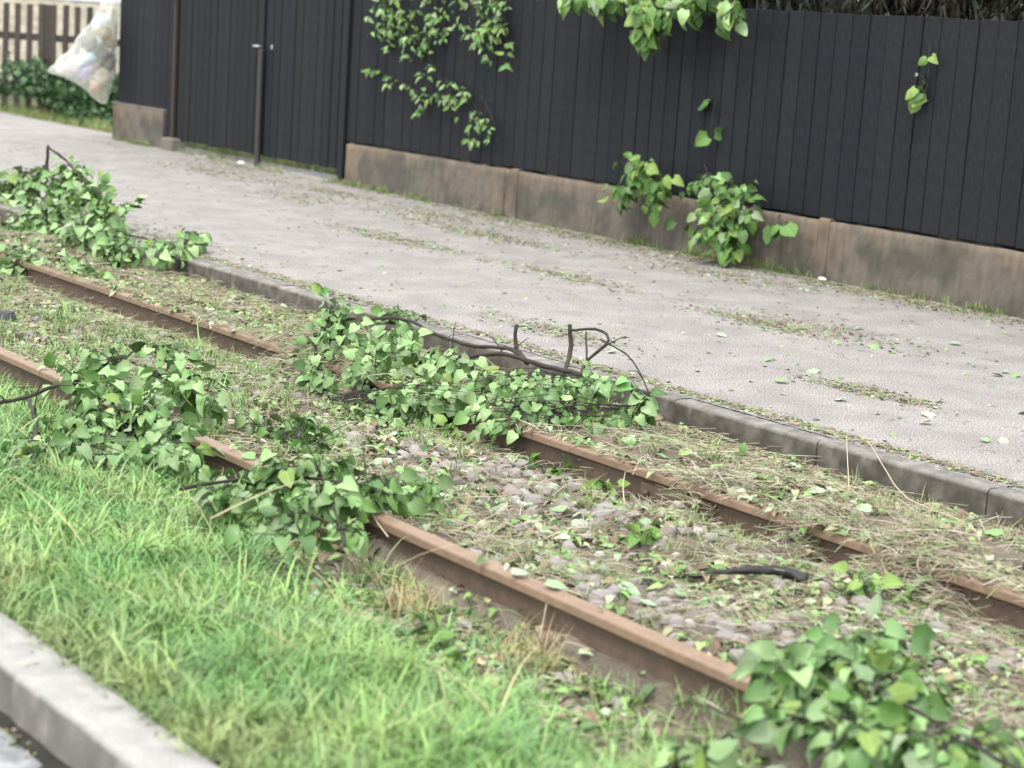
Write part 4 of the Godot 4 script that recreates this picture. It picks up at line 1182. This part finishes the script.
func _litter(litter: Material, grass_mat: Material) -> void:
	# the dark wet bough between the rails
	var st := SurfaceTool.new()
	st.begin(Mesh.PRIMITIVE_TRIANGLES)
	var p0 := Vector3(-4.52, lies(-4.52, -4.87) + 0.04, -4.87)
	add_tube(st, smooth_line([Vector3.ZERO, Vector3(-0.12, 0.012, 0.06), Vector3(-0.2, 0.0, 0.2), Vector3(-0.3, -0.03, 0.36)], 0.03, 0.004), 0.022, 0.005, 9, 0.35)
	st.generate_normals()
	var bough := put("dark_stick", st.commit(), mat(lin(0.02, 0.019, 0.018), 0.6), null, p0)
	tag(bough, "thick black wet stick lying in the straw between the rails", "stick")
	# two long dry stalks at the kerb and a few at the bare rail
	var dry := mat(lin(0.5, 0.44, 0.3), 0.8)
	var n := 0
	for s in [[[Vector3(-5.40, 0.05, -6.04), Vector3(-5.76, 0.12, -6.40), Vector3(-5.87, 0.20, -6.50)], "short upright pale dry stalk against the pavement kerb"], [[Vector3(-4.77, 0.12, -6.00), Vector3(-5.18, 0.10, -6.15), Vector3(-5.48, 0.13, -6.35), Vector3(-5.78, 0.19, -6.55)], "long pale dry stalk leaning over the pavement kerb"], [[Vector3(-4.60, 0.00, -3.73), Vector3(-4.66, 0.04, -3.79), Vector3(-4.65, 0.10, -3.79)], "short pale dry stalk standing against the bare rail's web"], [[Vector3(-5.55, 0.10, -3.76), Vector3(-5.67, 0.12, -3.79), Vector3(-5.83, 0.15, -3.84)], "short pale dry stalk hooked over the bare rail's head"], [[Vector3(-5.50, 0.26, -3.00), Vector3(-5.52, 0.32, -3.20), Vector3(-5.75, 0.29, -3.50)], "thick pale dry stalk lying in the tall grass below the leafy branches"], [[Vector3(-5.63, 0.08, -4.96), Vector3(-5.90, 0.08, -5.18), Vector3(-6.08, 0.10, -5.35)], "grey upright stalk by the joint of the buried rail"]]:
		var t := SurfaceTool.new()
		t.begin(Mesh.PRIMITIVE_TRIANGLES)
		var q := []
		for p in s[0]: q.append(p - s[0][0])
		add_tube(t, smooth_line(q, 0.04), 0.003, 0.0018, 5)
		t.generate_normals()
		tag(put("dry_stalk", t.commit(), dry, null, s[0][0]), s[1], "stalk", "dry stalks")
	# straw
	var straws := []
	for k in 3:
		var t := SurfaceTool.new()
		t.begin(Mesh.PRIMITIVE_TRIANGLES)
		add_tube(t, [Vector3(-0.5, 0, 0), Vector3(-0.15, 0.03 + 0.03 * k, 0.04 * k), Vector3(0.2, 0.04, 0.03), Vector3(0.5, -0.01 * k, -0.05 * k)], 1.0 * 0.012, 0.007, 3)
		t.generate_normals()
		straws.append(t.commit())
	var kinds := [Color(0.42, 0.36, 0.27), Color(0.52, 0.48, 0.40), Color(0.22, 0.16, 0.12), Color(0.33, 0.27, 0.215), Color(0.24, 0.35, 0.14), Color(0.36, 0.37, 0.24)]
	var sp := [[], [], []]
	var sc := [[], [], []]
	for i in 56000:
		var x := rng.randf_range(-15.0, -2.4)
		var z := 0.0
		var r := rng.randf()
		if r < 0.42: z = rng.randf_range(-6.42, -5.2)
		elif r < 0.85: z = rng.randf_range(-5.3, -3.9)
		else: z = rng.randf_range(-3.85, -3.0)
		var d := lumps.get_noise_2d(x * 1.3 + 40.0, z * 2.0)
		if rng.randf() > 0.6 + 1.3 * d: continue
		if z > -3.95 and z < -3.76 and rng.randf() < 0.95: continue
		if z > -5.2 and z < -4.6 and absf(x + 6.2) < 0.6 and rng.randf() < 0.7: continue
		var len := rng.randf_range(0.05, 0.28)
		var th := len * rng.randf_range(0.5, 0.9) if len < 0.12 else rng.randf_range(0.05, 0.14)
		var b := flat_basis(0.35) * Basis.from_scale(Vector3(len, th * 1.4, th * 1.4))
		var k := rng.randi() % 3
		sp[k].append(Transform3D(b, Vector3(x, lies(x, z) + rng.randf_range(0.0, 0.05) * rng.randf(), z)))
		sc[k].append(kinds[rng.randi() % 6] * rng.randf_range(0.85, 1.5))
	for m in [[-4.98, 0.10, 260], [-4.43, 0.18, 560], [-5.58, 0.07, 200], [-3.5, 0.1, 110], [-8.7, 0.4, 400], [-6.2, 0.8, 160]]:
		for i in m[2]:
			var x: float = m[0] + rng.randfn() * m[1]
			var z: float = -5.36 + rng.randfn() * 0.09
			var k := rng.randi() % 3
			sp[k].append(Transform3D(flat_basis(0.5) * Basis.from_scale(Vector3(rng.randf_range(0.08, 0.3), 0.15, 0.15)), Vector3(x, lies(x, z) + rng.randf_range(0.0, 0.04), z)))
			sc[k].append(kinds[rng.randi() % 6] * rng.randf_range(0.85, 1.4))
	var root := base("straw_litter")
	tag(root, "", "", "", "stuff")
	for k in 3: many("straw", straws[k], litter, sp[k], sc[k], root)
	var stalks := []
	var stalk_col := []
	for i in 60:
		var x := rng.randf_range(-8.5, -2.6)
		var z := rng.randf_range(-3.5, -2.3)
		stalks.append(Transform3D(Basis(Vector3.UP, rng.randf() * TAU) * Basis(Vector3.RIGHT, rng.randf_range(0.5, 1.35)) * Basis.from_scale(Vector3.ONE * rng.randf_range(0.7, 1.3)), Vector3(x, lies(x, z) + 0.05, z)))
		stalk_col.append(Color(0.42, 0.38, 0.2) * rng.randf_range(0.7, 1.2))
	tag(many("dry_grass", make_blade(0.4, 0.006, 0.7, 6), litter, stalks, stalk_col), "", "", "", "stuff")
	# shredded leaves on the track bed
	var bits := []
	var bc := []
	var green := [Color(0.16, 0.29, 0.08), Color(0.25, 0.39, 0.13), Color(0.36, 0.45, 0.30), Color(0.25, 0.19, 0.12), Color(0.19, 0.125, 0.085), Color(0.38, 0.38, 0.22), Color(0.11, 0.20, 0.07)]
	for i in 70000:
		var x := rng.randf_range(-15.0, -2.4)
		var z := rng.randf_range(-6.42, -3.2)
		if rng.randf() > 0.5 + 1.2 * lumps.get_noise_2d(x * 1.5 + 70.0, z * 2.0): continue
		if z > -3.95 and z < -3.76 and rng.randf() < 0.93: continue
		if z > -5.2 and z < -4.65 and absf(x + 6.2) < 0.5 and rng.randf() < 0.6: continue
		var s := rng.randf_range(0.015, 0.065)
		bits.append(Transform3D(flat_basis(0.7) * Basis.from_scale(Vector3(s * 0.8, s, s)), Vector3(x, lies(x, z) + rng.randf_range(0.006, 0.025), z)))
		bc.append(green[rng.randi() % 7] * rng.randf_range(0.7, 1.25))
	tag(many("leaf_litter", leaf_meshes[3], litter, bits, bc), "", "", "", "stuff")
	# storm litter on the pavement, in patches drawn out along the street
	var pp := []
	var pc := []
	var ps := []
	var pd := []
	var patches := [[-13.12, -8.84, 0.7, 0.12, 120], [-13.35, -9.84, 0.8, 0.15, 150], [-14.6, -10.28, 0.8, 0.2, 110], [-11.02, -8.89, 0.6, 0.10, 90], [-8.82, -8.83, 0.4, 0.10, 90], [-6.81, -7.69, 0.3, 0.07, 90], [-12.85, -10.7, 1.5, 0.12, 160], [-16.62, -10.31, 0.6, 0.12, 80], [-10.77, -10.29, 0.8, 0.2, 120], [-8.45, -9.01, 0.7, 0.2, 90], [-8.92, -7.22, 0.5, 0.12, 70], [-19.3, -10.8, 0.8, 0.15, 120], [-9.32, -10.7, 0.8, 0.1, 120], [-16.16, -9.68, 0.6, 0.2, 60], [-18.67, -10.09, 0.8, 0.25, 110], [-10.0, -6.68, 3.5, 0.04, 420], [-6.0, -6.67, 1.5, 0.035, 200], [-13.0, -10.85, 3.0, 0.06, 320], [-9.0, -10.85, 1.5, 0.05, 150], [-14.0, -6.9, 1.0, 0.2, 120], [-20.5, -11.3, 1.0, 0.2, 160]]
	for c in patches:
		for i in c[4] * 5: pp.append(Vector2(c[0] + rng.randfn() * c[2] * 0.75, c[1] + rng.randfn() * c[3] * 0.9))
	for i in 1500: pp.append(Vector2(rng.randf_range(-23, -4.5), rng.randf_range(-10.95, -6.65)))
	var i2 := 0
	for q in pp:
		if q.y > -6.62 or (q.y < -10.96 and q.x > -17.6) or q.y < -11.6: continue
		i2 += 1
		var y := pave(q.x, q.y)
		if i2 % 3 == 0:
			var len := rng.randf_range(0.02, 0.14)
			ps.append(Transform3D(flat_basis(0.06) * Basis.from_scale(Vector3(len, 0.12, 0.22)), Vector3(q.x, y + 0.004, q.y)))
			pd.append(kinds[rng.randi() % 4] * rng.randf_range(0.6, 1.1))
		else:
			var s := rng.randf_range(0.01, 0.04)
			bits = []
			pc.append([Transform3D(flat_basis(0.3) * Basis.from_scale(Vector3(s, s, s)), Vector3(q.x, y + 0.006, q.y)), green[[0, 0, 1, 1, 2, 3, 4, 5, 6, 6][rng.randi() % 10]] * rng.randf_range(0.65, 1.2)])
	var places := []
	var colors := []
	for e in pc:
		places.append(e[0])
		colors.append(e[1])
	tag(many("leaf_litter", leaf_meshes[1], litter, places, colors), "", "", "", "stuff")
	tag(many("twig_litter", straws[1], litter, ps, pd), "", "", "", "stuff")
	# whole leaves blown off, and dirt washed into the gutter
	var whole := []
	var whole_c := []
	for i in 330:
		var x := rng.randf_range(-11.0, -3.0) if i < 140 else -7.0 + rng.randfn() * 1.2
		var z := rng.randf_range(-6.35, -3.3) if i < 310 else rng.randf_range(-9.5, -6.7)
		whole.append(Transform3D(flat_basis(0.5) * Basis.from_scale(Vector3.ONE * rng.randf_range(0.05, 0.09)), Vector3(x, lies(x, z) + 0.02, z)))
		whole_c.append(Color(0.16, 0.30, 0.09).lerp(Color(0.36, 0.47, 0.33), rng.randf()))
	for i in 500:
		var x := rng.randf_range(-7.5, -3.0)
		var z := -1.985 + rng.randfn() * 0.02
		if z < -2.01: continue
		whole.append(Transform3D(flat_basis(0.7) * Basis.from_scale(Vector3(0.6, 1, 1) * rng.randf_range(0.01, 0.035)), Vector3(x, -0.045, z)))
		whole_c.append([Color(0.12, 0.085, 0.06), Color(0.3, 0.26, 0.18), Color(0.14, 0.2, 0.08)][rng.randi() % 3])
	tag(many("leaf_litter", leaf_meshes[4], litter, whole, whole_c), "", "", "", "stuff")
	# dry grass tufts against the rail
	for d in [[-5.11, -3.55, "at the bare rail between two others"], [-4.51, -3.6, "beside the short stalk at the bare rail"], [-5.85, -3.65, "below the low leafy branch at the bare rail"]]:
		var t := make_tuft(120, 0.11, 0.08, 0.22, 0.004, 1.6)
		var o := put("dry_tuft", t, litter_dry(), null, Vector3(d[0], lies(d[0], d[1]), d[1]))
		tag(o, "tuft of dead straw coloured grass " + d[2], "grass tuft", "dry tufts along the bare rail")
	# scraps of paper
	for d in [[-10.25, -10.9, 0.06, "white paper scrap at the foot of the base wall"], [-19.55, -10.9, 0.09, "pale crumpled scrap at the foot of the drop bolt"]]:
		var o := put("paper_scrap", make_stone(int(d[2] * 700.0)), mat(lin(0.75, 0.76, 0.74), 0.8), null, Vector3(d[0], pave(d[0], d[1]) + 0.02, d[1]))
		o.scale = Vector3(d[2] * 0.6, d[2] * 0.3, d[2] * 0.45)
		tag(o, d[3], "paper scrap", "paper scraps")

func litter_dry() -> StandardMaterial3D:
	var m := mat(lin(0.42, 0.34, 0.18), 0.8, null, 1.0, true)
	m.cull_mode = BaseMaterial3D.CULL_DISABLED
	return m
